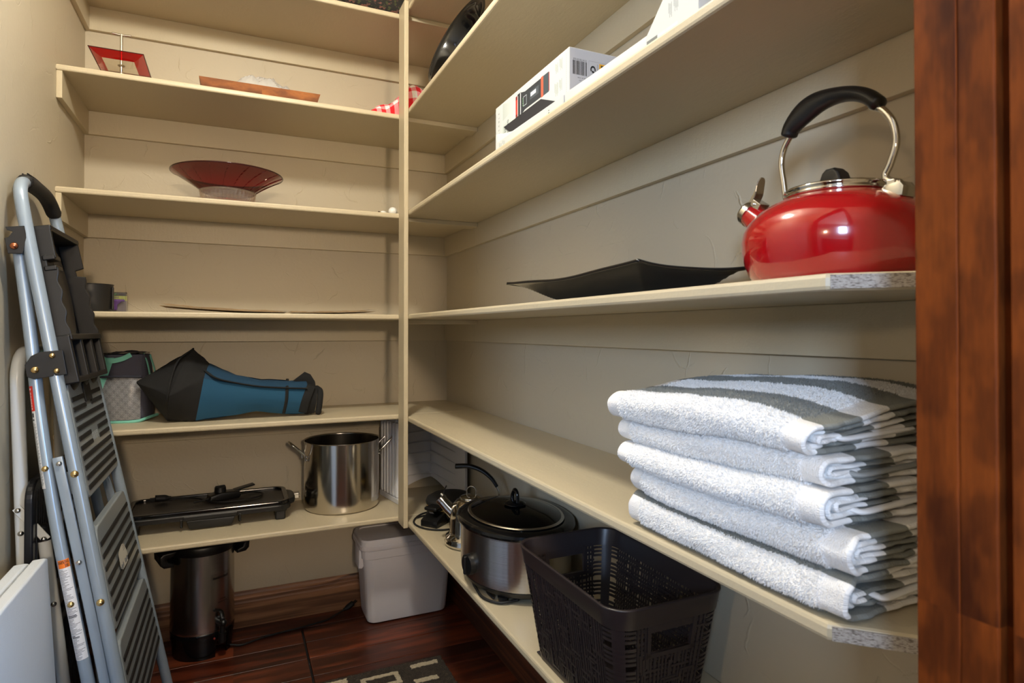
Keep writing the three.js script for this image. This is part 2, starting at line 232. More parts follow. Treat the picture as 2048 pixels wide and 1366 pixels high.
{ // stained door frame: stop with a bead, shadow groove, jamb, hall casing
  const uvw = (g) => { g = boxUV(g); return g; };
  const jamb = (sx, X, nm) => {
    const p = (x0, x1, y0, y1, z0, z1, r) => rspan(Math.min(X + sx * x0, X + sx * x1), Math.max(X + sx * x0, X + sx * x1), y0, y1, z0, z1, r);
    struct(nm, uvw(merge([p(0, 0.03, 0, DH, 2.342, 2.375, 0.0015), p(0.0015, 0.03, 0, DH, 2.374, 2.4015, 0.002), p(0.013, 0.03, 0, DH, 2.4005, 2.411, 0.001), p(0.002, 0.03, 0, DH, 2.410, 2.478, 0.002), p(0.006, 0.1, 0, DH + 0.09, 2.470, 2.488, 0.003)])), TRIM);
  };
  jamb(1, JR, 'trim_1'); jamb(-1, JL, 'trim_2');
  struct('trim_3', uvw(merge([rspan(JL, JR, DH - 0.03, DH, 2.342, 2.478, 0.002), rspan(JL - 0.1, JR + 0.1, DH - 0.02, DH + 0.09, 2.470, 2.488, 0.003)])), TRIM);
}

// ---------------------------------------------------------------- built-in shelves
const TT = 0.019, CT = 0.0156, CH = 0.085, SZ = 0.3954, SX = 0.5792, PX = 0.5623, PZ = 0.477;
const ordinal = ['', 'highest', 'second highest', 'third highest', 'fourth from the top', 'fifth from the top', 'lowest'];
const onBack = ['', 'under the dark flowered bag, highest of all', 'carrying the dessert stand and wooden tray', 'carrying the fluted red bowl', 'carrying the black pan and flat clear packets', 'carrying the lunch bag and blue carrying bag', 'carrying the griddle and stock pot'];
const onRight = ['', 'above the tilted black bowl, highest of all', 'with the black bowl standing on edge', 'carrying the white torch boxes', 'carrying the red kettle and black plate', 'carrying the folded towels', 'carrying the slow cooker and basket'];
for (let i = 1; i <= 6; i++) {
  const y = Y[i], u = y - TT;
  const a = thing('shelf', `cream back wall shelf ${onBack[i]}`, 'shelf', [0, 0, 0], [0, 0, 0], 'cream shelves along the back wall');
  part('board', boxUV(slab([[XL, 0], [XR, 0], [XR, SZ - 0.001], [XL, SZ - 0.001]], y, TT, 0.005)), PAINT, a);
  part('cleat', boxUV(rspan(XL, XL + CT, u - CH, u, CT, SZ - 0.004, 0.0015)), PAINT, a);
  part('cleat', boxUV(rspan(XL, XR, u - CH, u, 0, CT, 0.0015)), PAINT, a);
  part('cleat', boxUV(rspan(XR - CT, XR, u - CH, u, CT, SZ, 0.0015)), PAINT, a);
  const b = thing('shelf', `cream right wall shelf ${onRight[i]}`, 'shelf', [0, 0, 0], [0, 0, 0], 'cream shelves along the right wall');
  part('board', boxUV(slab([[SX, SZ], [XR, SZ], [XR, ZF], [0.712, ZF], [SX, 2.21]], y, TT, 0.005)), PAINT, b);
  part('cleat', boxUV(rspan(XR - CT, XR, u - CH, u, SZ, ZF, 0.0015)), PAINT, b);
  part('joint_batten', boxUV(rspan(SX + 0.003, XR - CT, u - 0.0165, u, 0.362, 0.43, 0.002)), PAINT, b);
  if (i === 4 || i === 5) part('raw_end', xf(new THREE.BoxGeometry(0.178, TT - 0.004, 0.002), [(SX + 0.712) / 2 - 0.0004, y - TT / 2, (2.21 + ZF) / 2 + 0.0004], [0, -Math.atan2(ZF - 2.21, 0.712 - SX), 0]), RAW, b, 'unpainted speckled particle board end');
}
single('shelf_post', boxUV(rspan(PX, SX - 0.0004, 0.456, 2.392, SZ, PZ, 0.0025)), PAINT, 'tall narrow cream post where the two runs of shelves meet', 'post');
// ---------------------------------------------------------------- right wall: kettle, plate, towels
{
  const RED = M({ color: new THREE.Color(0.34, 0.003, 0.006), roughness: 0.16, clearcoat: 1, clearcoatRoughness: 0.05 });
  const t = thing('kettle', 'glossy red whistling kettle with arched black handle', 'kettle', [0.735, Y[4] + 0.0006, 2.103], [0, Math.PI / 2, 0]);
  part('body', lathe([[0.0001, 0.001], [0.094, 0.001], [0.1015, 0.003], [0.1085, 0.011], [0.1145, 0.026], [0.1185, 0.043], [0.1195, 0.058], [0.1175, 0.071], [0.111, 0.084], [0.1, 0.096], [0.086, 0.106], [0.070, 0.1135], [0.062, 0.1165], [0.058, 0.1165]], 96), RED, t);
  const lid = part('lid', lathe([[0.0001, 0.1245], [0.03, 0.1235], [0.05, 0.1205], [0.058, 0.119]], 64), RED, t);
  part('rim', lathe([[0.058, 0.1165], [0.0625, 0.116], [0.0645, 0.1185], [0.0635, 0.121], [0.061, 0.1225], [0.0645, 0.1245], [0.0635, 0.1275], [0.058, 0.1285], [0.0545, 0.126], [0.0545, 0.119]], 80), CHROME, t);
  part('knob', [lathe([[0.0001, 0.1245], [0.019, 0.1245], [0.021, 0.1275], [0.02, 0.131], [0.012, 0.1335]], 32), creased(xf(extrude(shape([[-0.024, 0], [0.023, 0], [0.026, 0.005], [0.019, 0.010], [0.013, 0.024], [0.007, 0.0285], [-0.005, 0.0285], [-0.012, 0.022], [-0.018, 0.006]]), 0.024, 0.004, 3), [0, 0.1265, -0.012]))], BLACK, lid);
  // spout (points to local +x) with a steel collar and a sprung whistle cap
  const s0 = V(0.090, 0.077, 0), s1 = V(0.150, 0.120, 0);
  part('spout', sweep([s0, V(0.122, 0.0985, 0), s1], (q) => [lerp(0.026, 0.0172, q), lerp(0.026, 0.0172, q)], 16, 32, V(0, 0, 1)), RED, t);
  const ax = Math.atan2(0.043, 0.060);
  const cap = part('whistle_cap', xf(merge([cyl(0.0195, 0.0195, 0.009, [0, 0.0045, 0], [0, 0, 0], 40), cyl(0.0185, 0.0195, 0.003, [0, 0.0105, 0], [0, 0, 0], 40), rbox(0.012, 0.018, 0.020, 0.001, [-0.0195, -0.005, 0])]), [0.146, 0.117, 0], [0, 0, ax - Math.PI / 2]), STEEL, t);
  part('lever', [creased(sweep([V(0.140, 0.135, 0), V(0.132, 0.147, 0), V(0.129, 0.160, 0), V(0.1245, 0.172, 0)], (q) => [0.0085 * Math.sqrt(Math.max(0.06, 1 - Math.pow(q, 7))), 0.0016], 20, 12, V(1, 0.4, 0), 0.6)), creased(extrude(shape([[0.140, 0.131], [0.157, 0.133], [0.131, 0.168], [0.126, 0.172], [0.129, 0.158]]), 0.0012)), cyl(0.0024, 0.0024, 0.026, [0.1335, 0.132, 0], [Math.PI / 2, 0, 0], 12)], STEEL, cap);
  // handle: steel rod in the plane of the spout, black grip
  part('rod', [tube([V(0.066, 0.108, 0), V(0.074, 0.118, 0), V(0.081, 0.130, 0), V(0.085, 0.155, 0), V(0.089, 0.183, 0), V(0.084, 0.205, 0), V(0.070, 0.224, 0)], 0.0043, 40, 14), tube([V(-0.052, 0.222, 0), V(-0.066, 0.213, 0), V(-0.079, 0.193, 0), V(-0.083, 0.168, 0), V(-0.076, 0.145, 0), V(-0.069, 0.131, 0), V(-0.073, 0.1235, 0), V(-0.086, 0.118, 0)], 0.0045, 50, 14)], CHROME, t);
  part('grip', sweep([V(0.0765, 0.219, 0), V(0.070, 0.232, 0), V(0.052, 0.2455, 0), V(0.028, 0.2535, 0), V(0, 0.2535, 0), V(-0.026, 0.2475, 0), V(-0.047, 0.236, 0), V(-0.064, 0.219, 0)], (q) => { const e = Math.min(1, Math.sqrt(Math.min(q, 1 - q) * 26) * 0.6 + 0.5); return [e * 0.0125, e * (0.0095 + 0.0075 * Math.exp(-Math.pow((q - 0.33) / 0.2, 2)))]; }, 60, 24, V(0, 1, 0.001)), BLACK, t);
  part('bracket', [creased(xf(extrude(shape([[-0.020, 0], [0.013, 0], [0.010, 0.009], [0.002, 0.0175], [-0.017, 0.0185], [-0.0215, 0.012]]), 0.026, 0.002, 2), [-0.078, 0.0985, -0.013])), xf(rbox(0.012, 0.008, 0.013, 0.002), [-0.079, 0.119, 0])], STEEL, t);
  part('bracket', creased(xf(extrude(shape([[0.018, -0.004], [-0.013, 0.004], [-0.010, 0.010], [0.0, 0.013], [0.016, 0.008]]), 0.022, 0.002, 2), [0.072, 0.0995, -0.011])), STEEL, t);
}
{ // square wavy plate: raised corners, dipping rims
  const c = [0.705, Y[4] + 0.0006, 1.612], f = (u, v) => {
    const a = u * 2 - 1, b = v * 2 - 1, m = Math.max(Math.abs(a), b > 0 ? Math.pow(b, 2.8) : Math.abs(b)), cx = 0.116, cz = 0.245, rise = Math.pow(smooth(0.34, 1.02, m), 1.15), corner = Math.pow(Math.abs(a * b), 3.0), tuck = 0.05 * (1 - rise) * 0;
    const flare = 1 + 0.05 * corner * Math.sign(1) + tuck; return [c[0] + a * cx * flare, c[1] + 0.003 + rise * (0.0405 + 0.0075 * corner - 0.0025 * Math.cos(b * 4.5) * (1 - corner)), c[2] + b * cz * flare];
  };
  const top = surf(f, 72, 72), bot = surf((u, v) => { const p = f(u, v); const a = Math.abs(u * 2 - 1), b = Math.abs(v * 2 - 1); return [c[0] + (p[0] - c[0]) * 0.985, p[1] - 0.003 - 0.002 * 0, c[2] + (p[2] - c[2]) * 0.985]; }, 72, 72);
  const edge = []; for (let k = 0; k <= 288; k++) { const s = k % 288, q = Math.floor(s / 72), r = (s % 72) / 72, [u, v] = [[r, 0], [1, r], [1 - r, 1], [0, 1 - r]][q]; const p = f(u, v); edge.push(V(p[0], p[1] - 0.0015, p[2])); }
  single('plate', merge([top, bot, new THREE.TubeGeometry(curve(edge.slice(0, 288), true, 0), 288, 0.0032, 8, true)]), M({ color: srgb(20, 20, 21), roughness: 0.26 }), 'large black rectangular plate with wavy turned up rim beside red kettle', 'plate');
}
{ // five folded bath towels. Each is a nest of folded plies running in z, rounded at the front fold
  const terry = tex(512, 512, (u, v) => 0.55 * vnoise(u * 150, v * 210, 101, 150, 210) + 0.45 * vnoise(u * 290, v * 340, 102, 290, 340), false);
  const LEN = 0.385, R = rng(77);
  const stripes = (list, seed) => canvasTex(1024, 768, (g, w, h) => {     // u along the fold path (0.62 m), v along z
    const im = g.createImageData(w, h), N = w * h;
    for (let y = 0; y < h; y++) for (let x = 0; x < w; x++) {
      const v = y / h, hem = v < 0.085 || v > 0.915, jag = hem ? 0 : 0.0028 * (vnoise(y / 2.5, x / 40, seed) - 0.5) + 0.004 * (vnoise(y / 60, 3, seed + 1) - 0.5), s = x / w * 0.62 + jag;
      let grey = 0; for (const [a, b] of list) if (s > a && s < b) grey = 1;
      const n = vnoise(x * 0.9, y * 0.9, seed + 2), m = vnoise(x / 4, y / 6, seed + 3), rib = hem ? 0.5 + 0.5 * Math.sin(y * 1.2) : 0.5, k = (y * w + x) * 4;
      const b = (hem ? 0.97 + 0.03 * rib : 0.88 + 0.10 * n + 0.05 * m), c = grey ? [130, 131, 125] : [240, 238, 236];
      for (let q = 0; q < 3; q++) im.data[k + q] = clamp(c[q] * b / 255 * 1.02) * 255; im.data[k + 3] = 255;
    }
    g.putImageData(im, 0, 0);
  });
  const bands = [[0.045, 0.107], [0.165, 0.225], [0.285, 0.345], [0.405, 0.455], [0.515, 0.575]];
  // fold path: from the top back edge, forward, round the fold, back along the bottom; arc measured from the fold
  const wave = (k, z) => k === 0 ? 0 : 0.021 * Math.sin(Math.PI * k / 9) * 2 * (fbm(z * 6.5 + k * 0.55, 0.3, 900, 2) - 0.5);
  function ply(depth, yb, yt, th, seed, wav, zA, zB, mat, parent, name, front, lev, y0, full, tuft) {
    const r = (yt - yb) / 2, top = depth - r, total = top * 2 + Math.PI * r, nu = 150, nv = 150;
    const path = (s) => { if (s < top) return [depth - s, yt, 0, 1]; s -= top; if (s < Math.PI * r) { const a = Math.PI / 2 + s / r; return [r + r * Math.cos(a), (yt + yb) / 2 + r * Math.sin(a), Math.cos(a), Math.sin(a)]; } return [r + s - Math.PI * r, yb, 0, -1]; };
    const mk = (side) => (u, v) => {
      const s = u * total, [px, py, nx, ny] = path(s), hem = v < 0.07 || v > 0.93, z = lerp(zA, zB, v);
      const lp = hem ? 0.25 : 1, n = (vnoise(u * 75, v * 75, seed) - 0.45) * 0.0014 * lp * (side > 0 ? 1 : 0.3), kk = clamp((py - y0) / full), rise = lev === 4 ? 0.020 * smooth(0.02, 0.2, px) * kk : 0, w = lerp(wave(lev, z), wave(lev + 1, z), kk) + wav * (fbm(z * 9, px * 5, seed + 5, 3) - 0.5) * Math.sin(Math.PI * kk), off = side * th / 2 + n + (hem ? -0.0008 * side : 0);
      return [front + px + nx * off + 0.014 * (fbm(z * 7 + 3, py * 40, seed + 8, 2) - 0.5), py + ny * off + w + rise, z + (v < 0.001 || v > 0.999 ? 0.006 * (vnoise(s * 60, 2, seed + 11) - 0.5) : 0) + 0.010 * (fbm(s * 8, 1, seed + 12, 2) - 0.5)];
    };
    const uvf = (u, v) => { const s = Math.abs(u * total - (top + Math.PI * r / 2)); return [s / 0.62, v]; };
    const cap = (v) => surf((u, k) => { const a = mk(1)(u, v), b = mk(-1)(u, v), q = k; const p = [0, 1, 2].map((i) => lerp(a[i], b[i], q)); p[2] += (v > 0.5 ? 1 : -1) * 0.0035 * Math.sin(Math.PI * k); return p; }, nu, 4, (u, k) => uvf(u, v > 0.5 ? 0.985 : 0.015));
    if (tuft) tuft(mk(1), uvf, total, zB - zA, seed);
    return part(name, merge([surf(mk(1), nu, nv, uvf), surf(mk(-1), nu, 60, uvf), cap(0), cap(1)]), mat, parent);
  }
  // bottom to top: [base y, thickness, front x, back depth, z shift, stripe start, top tilt]
  const T = [
    ['lowest folded towel of the pile, a grey stripe close behind its front edge', 0.000, 0.051, 0.588, 0.272, 0.004, -0.026],
    ['fourth folded towel from the top, grey stripe along its lower front edge', 0.051, 0.044, 0.588, 0.270, 0.012, -0.004],
    ['middle folded towel of the pile of five, plain white front fold', 0.095, 0.040, 0.577, 0.280, -0.012, 0.010],
    ['second folded towel from the top, thin plain white front fold', 0.135, 0.036, 0.584, 0.272, -0.020, 0.012],
    ['topmost folded towel, broad grey and white stripes showing on its top', 0.171, 0.047, 0.570, 0.292, -0.030, -0.010]];
  T.forEach(([label, y0, th, fx, dep, dz, sh], i) => {
    const y = Y[5] + 0.0015 + y0, t = thing('folded_towel', label, 'towel', [0, 0, 0], [0, 0, 0], 'folded striped bath towels'), zA = 1.834 + dz, zB = zA + LEN;
    const lst = bands.map(([a, b]) => [a + sh, b + sh]);
    const mat = M({ map: stripes(lst, 200 + i * 7), color: srgb(255, 255, 255), roughness: 0.95, bumpMap: rep(terry, 4, 3), bumpScale: 0.0014 });
    const p = 0.0082, top = i === 4;
    // terry loops: thousands of tiny tufts standing on the visible outside of the towel (nobody could count them)
    const tuft = (fn, uvf, total, len, seed) => {
      const G = new THREE.ConeGeometry(0.00105, 0.0036, 4, 1, true), RR = rng(seed + 3), items = [], e = 0.004;
      const n = Math.round(total * len / (0.00185 * 0.00185) * 0.82), q = new THREE.Quaternion(), up = V(0, 1, 0), col = new THREE.Color();
      for (let k = 0; k < n; k++) {
        const u = RR(), v = 0.074 + RR() * 0.852; if (!top && (u < 0.30 || u > 0.76)) continue; if (top && (u > 0.72)) continue; if (i && false) continue;
        const P = V(...fn(u, v)), A = V(...fn(Math.min(1, u + e), v)), B = V(...fn(u, Math.min(1, v + e))), N = A.sub(P).cross(B.sub(P)).normalize(); if (N.x > 0.35 && N.y < 0.2) N.negate();
        items.push([P, N, uvf(u, v)]);
      }
      const I = new THREE.InstancedMesh(G, M({ color: srgb(255, 255, 255), roughness: 1 }), items.length), m = new THREE.Matrix4(), sc = V(1, 1, 1);
      items.forEach(([P, N, [su, v]], k) => {
        const d = N.clone().add(V(RR() - 0.5, RR() - 0.75, RR() - 0.5).multiplyScalar(1.1)).normalize(); q.setFromUnitVectors(up, d); const h = 0.7 + 0.6 * RR(); sc.set(0.8 + 0.5 * RR(), h, 0.8 + 0.5 * RR());
        m.compose(P.addScaledVector(d, 0.0011 * h), q, sc); I.setMatrixAt(k, m);
        const sm = su * 0.62; let grey = 0; for (const [a, b] of lst) if (sm > a && sm < b) grey = 1; const br = 0.86 + 0.14 * RR(); grey ? col.setRGB(0.235 * br, 0.237 * br, 0.215 * br) : col.setRGB(0.84 * br, 0.83 * br, 0.815 * br); I.setColorAt(k, col);
      });
      I.name = 'terry_pile'; I.userData.kind = 'stuff'; I.castShadow = I.receiveShadow = true; t.add(I);
    };
    ply(dep, y + 0.0045, y + th - 0.0045, p, 300 + i * 20, 0.003, zA, zB, mat, t, 'outer_fold', fx, i, y, th, tuft);
    ply(dep - 0.009, y + 0.0125, y + th - 0.0125, p, 307 + i * 20, 0.006, zA + 0.005, zB - 0.003 - 0.003 * R(), mat, t, 'inner_fold', fx + 0.009, i, y, th);
    if (th > 0.034) ply(dep - 0.022, y + th / 2 - 0.0035, y + th / 2 + 0.0035, p * 0.8, 313 + i * 20, 0.006, zA + 0.006, zB - 0.002 - 0.005 * R(), mat, t, 'inner_fold', fx + 0.020, i, y, th);
    // looped hem that curls out at the near end
    if (i !== 1) part('hem_loop', sweep([V(fx + 0.050, y + th * 0.42, zB - 0.03), V(fx + 0.052, y + th * 0.44, zB - 0.004), V(fx + 0.060, y + th * 0.40, zB + 0.004), V(fx + 0.10, y + th * 0.40, zB + 0.001), V(fx + 0.19, y + th * 0.45, zB - 0.004)], (q) => [0.0055, 0.0032], 30, 10), M({ color: i % 2 ? srgb(150, 152, 150) : srgb(236, 235, 234), roughness: 0.9 }), t);
  });
}
// ---------------------------------------------------------------- lowest right shelf: basket, slow cooker, silver kettle, waffle iron
{
  const BR = M({ color: srgb(40, 33, 34), roughness: 0.36 });
  const t = thing('laundry_basket', 'dark brown plastic basket with woven lattice sides', 'basket', [0, Y[6] + 0.001, 0]);
  // base and rim outlines
  const B = { x0: 0.598, x1: 0.770, z0: 1.482, z1: 1.798 }, T = { x0: 0.563, x1: 0.805, z0: 1.450, z1: 1.832 }, H = 0.238, HR = 0.204;
  const at = (k, y) => lerp(B[k], T[k], y / H), cr = (y) => lerp(0.03, 0.042, y / H);
  // a point on the wall: side 0 front (-x), 1 near end (+z), 2 wall side (+x), 3 far end (-z); s along the flat run, y up, o outward
  const runs = [['z0', 'z1'], ['x0', 'x1'], ['z1', 'z0'], ['x1', 'x0']];
  function wall(side, s, y, o) { const r = cr(y), [a, b] = runs[side]; const p = lerp(at(a, y) + (at(a, y) < at(b, y) ? r : -r), at(b, y) + (at(a, y) < at(b, y) ? -r : r), s); return side === 0 ? [at('x0', y) - o, y, p] : side === 1 ? [p, y, at('z1', y) + o] : side === 2 ? [at('x1', y) + o, y, p] : [p, y, at('z0', y) - o]; }
  function strip(side, s0, s1, y0, y1, o0, o1, n = 1) { // a bar between wall coordinates
    const q = (s, y, o) => wall(side, s, y, o), P = [], I = [];
    const vs = [q(s0, y0, o0), q(s1, y0, o0), q(s1, y1, o0), q(s0, y1, o0), q(s0, y0, o1), q(s1, y0, o1), q(s1, y1, o1), q(s0, y1, o1)];
    const g = new THREE.BufferGeometry(), f = [[0, 1, 2, 3], [5, 4, 7, 6], [4, 0, 3, 7], [1, 5, 6, 2], [3, 2, 6, 7], [4, 5, 1, 0]], pos = [];
    for (const [a, b, c, d] of f) for (const k of [a, b, c, a, c, d]) pos.push(...vs[k]);
    g.setAttribute('position', new THREE.Float32BufferAttribute(pos, 3)); g.computeVertexNormals(); return g;
  }
  for (let side = 0; side < 4; side++) {
    const L = side % 2 ? 0.13 : 0.27, list = [], end = side % 2, hy0 = 0.150, hy1 = 0.188, h0 = 0.2, h1 = 0.8;
    const clear = (s0, s1, y0, y1) => !(end && s1 > h0 && s0 < h1 && y1 > hy0 && y0 < hy1);
    const add = (s0, s1, y0, y1, a, b) => { if (clear(s0, s1, y0, y1)) list.push(strip(side, s0, s1, y0, y1, a, b)); else if (s1 - s0 > 0.5) { if (h0 > s0) list.push(strip(side, s0, h0, y0, y1, a, b)); list.push(strip(side, h1, s1, y0, y1, a, b)); } else { if (y0 < hy0) list.push(strip(side, s0, s1, y0, hy0, a, b)); if (y1 > hy1) list.push(strip(side, s0, s1, hy1, y1, a, b)); } };
    // horizontal straps in groups of three and two, crossing behind the uprights
    let y = 0.012, k = 0; while (y < HR - 0.006) { const hgt = k % 5 === 4 ? 0.0062 : 0.0042; add(0, 1, y, y + hgt, -0.0022, -0.0004); y += hgt + (k % 5 === 2 ? 0.0085 : 0.0038); k++; }
    let s = 0.012, j = 0; const px = 1 / L; while (s < 0.985) { const w = (j % 5 === 4 ? 0.0058 : 0.0036) * px; add(s, Math.min(s + w, 0.992), 0.006, HR, -0.0006, 0.0012); s += w + (j % 5 === 2 ? 0.0076 : 0.0034) * px; j++; }
    // over-straps: short raised dashes that give the woven look
    const R = rng(400 + side); for (let r = 0; r < (side % 2 ? 46 : 96); r++) { const sy = 0.016 + R() * 0.17, ss = R() * 0.9, v = R() < 0.5; v ? add(ss, ss + 0.0038 * px, sy, Math.min(HR, sy + 0.03), 0.0010, 0.0022) : add(ss, Math.min(1, ss + 0.030 * px), sy, sy + 0.0042, 0.0010, 0.0022); }
    part('lattice_panel', list, BR, t);
    if (end) part('handle_frame', [strip(side, h0 - 0.05, h0, hy0 - 0.006, HR, -0.004, 0.003), strip(side, h1, h1 + 0.05, hy0 - 0.006, HR, -0.004, 0.003), strip(side, h0 - 0.05, h1 + 0.05, hy0 - 0.008, hy0, -0.004, 0.003), strip(side, h0, h1, hy1, HR, -0.003, 0.002)], BR, t);
  }
  // rounded corners with ribs
  const CS = [['x0', 'z0', Math.PI], ['x1', 'z0', 1.5 * Math.PI], ['x1', 'z1', 0], ['x0', 'z1', 0.5 * Math.PI]];
  const corner = (i, a, y, o) => { const [kx, kz, st] = CS[i], r = cr(y), sx = kx === 'x0' ? 1 : -1, sz = kz === 'z0' ? 1 : -1, w = st + a * Math.PI / 2; return [at(kx, y) + sx * r + (r + o) * Math.cos(w), y, at(kz, y) + sz * r + (r + o) * Math.sin(w)]; };
  for (let i = 0; i < 4; i++) {
    const list = [surf((u, v) => corner(i, lerp(0.32, 0.68, u), v * HR, 0.0012), 6, 8), surf((u, v) => corner(i, lerp(0.32, 0.68, u), v * HR, -0.0012), 6, 8)];
    let y = 0.012, k = 0; while (y < HR - 0.006) { const hgt = 0.0045, yy = y; list.push(surf((u, v) => corner(i, u, yy + v * hgt, 0.0016), 10, 1), surf((u, v) => corner(i, u, yy + v * hgt, -0.001), 10, 1), surf((u, v) => corner(i, u, yy, lerp(-0.001, 0.0016, v)), 10, 1), surf((u, v) => corner(i, u, yy + hgt, lerp(-0.001, 0.0016, v)), 10, 1)); y += hgt + (k % 4 === 3 ? 0.011 : 0.004); k++; }
    part('corner_post', list, BR, t);
  }
  // rim band and base
  const loop = (y, o) => { const P = []; for (const i of [0, 1, 2, 3]) for (let k = 0; k <= 10; k++) P.push(corner(i, k / 10, y, o)); P.push(P[0]); return P; };
  const band = (rows) => surf((u, v) => { const n = rows.length - 1, f = v * n, i = Math.min(n - 1, Math.floor(f)), q = f - i, a = loop(...rows[i]), b = loop(...rows[i + 1]), m = Math.round(u * (a.length - 1)); return [0, 1, 2].map((c) => lerp(a[m][c], b[m][c], q)); }, 44, rows.length - 1);
  part('rim', band([[HR - 0.003, -0.003], [HR - 0.003, 0.003], [H - 0.008, 0.0035], [H - 0.003, 0.005], [H, 0.004], [H, -0.0005], [H - 0.003, -0.002], [HR - 0.003, -0.003]]), BR, t);
  part('base', [band([[0.0, -0.002], [0.0, 0.001], [0.014, 0.0015], [0.014, -0.002], [0.0, -0.002]]), rspan(B.x0, B.x1, 0.0005, 0.004, B.z0, B.z1, 0.001)], BR, t);
}
{ // oval slow cooker
  const t = thing('slow_cooker', 'oval steel slow cooker with black rim and glass lid', 'slow cooker', [0.722, Y[6] + 0.0006, 1.10]);
  const AX = 0.147, AZ = 0.19, ov = (pts, seg = 96) => lathe(pts.map(([r, y]) => [r, y]), seg, [0, 0, 0], [0, 0, 0], [1, 1, 1]);
  const oval = (pts, k = 0) => { const g = lathe(pts.map(([o, y]) => [1 + o, y]), 120); const P = g.attributes.position; for (let i = 0; i < P.count; i++) { const r = Math.hypot(P.getX(i), P.getZ(i)) || 1, o = r - 1, cx = P.getX(i) / r, cz = P.getZ(i) / r; P.setXYZ(i, cx * Math.max(0, AX + o), P.getY(i), cz * Math.max(0, AZ + o)); } g.computeVertexNormals(); return creased(g, 0.5); };
  part('body', oval([[-0.006, 0.030], [-0.002, 0.034], [0, 0.06], [0, 0.158], [0.001, 0.163]]), BRUSHED, t);
  part('base', oval([[-0.145, 0.012], [-0.020, 0.012], [-0.010, 0.018], [-0.004, 0.030], [-0.006, 0.031]]), BLACK, t);
  for (const [a, b] of [[0.09, 0.12], [-0.09, 0.12], [0.09, -0.12], [-0.09, -0.12]]) part('foot', cyl(0.014, 0.011, 0.013, [a, 0.0065, b]), RUBBER, t);
  part('crock_rim', oval([[0.001, 0.163], [0.008, 0.166], [0.0105, 0.172], [0.009, 0.179], [0.002, 0.184], [-0.012, 0.186], [-0.022, 0.184], [-0.026, 0.178]]), BLACKGLOSS, t);
  part('crock', oval([[-0.024, 0.186], [-0.026, 0.16], [-0.034, 0.06], [-0.06, 0.04], [-0.145, 0.036]]), BLACKGLOSS, t);
  const lid = part('lid', oval([[-0.023, 0.187], [-0.030, 0.191], [-0.06, 0.200], [-0.10, 0.206], [-0.146, 0.208]]), M({ color: srgb(190, 196, 200), transmission: 1, thickness: 0, roughness: 0.03, ior: 1.5 }), t, 'clear domed glass lid');
  part('lid_rim', oval([[-0.0285, 0.1865], [-0.022, 0.186], [-0.020, 0.188], [-0.022, 0.1905], [-0.0285, 0.1905]]), STEEL, lid);
  part('lid_knob', [lathe([[0.0001, 0.2085], [0.030, 0.2085], [0.031, 0.212], [0.022, 0.217], [0.008, 0.2195], [0.0001, 0.2195]], 40), tube([V(0, 0.214, -0.018), V(0, 0.232, -0.017), V(0, 0.246, -0.006), V(0, 0.249, 0.003), V(0, 0.240, 0.014), V(0, 0.214, 0.018)], 0.0055, 30, 12)], BLACKGLOSS, lid);
  // control knob on the side that faces the room
  const kn = part('control_knob', xf(merge([cyl(0.026, 0.0275, 0.014, [0, 0.007, 0], [0, 0, 0], 40), rbox(0.048, 0.010, 0.010, 0.003, [0, 0.017, 0])]), [-AX + 0.003, 0.074, 0.030], [0, 0.16, Math.PI / 2]), BLACK, t);
  part('scale_mark', [0, 1, 2, 3].map((k) => xf(box(0.0006, 0.003, 0.012), [-AX + 0.0105, 0.115 + 0.004 * k, -0.058 + 0.002 * k], [0, 0.28, 0])), BLACK, t);
  part('power_cord', tube([V(-0.06, 0.008, 0.145), V(-0.105, 0.005, 0.135), V(-0.131, 0.0045, 0.09), V(-0.128, 0.0045, 0.03), V(-0.118, 0.0045, -0.02), V(-0.095, 0.006, -0.01), V(-0.108, 0.0045, 0.06), V(-0.108, 0.0045, 0.10)], 0.0036, 60, 8), RUBBER, t);
}
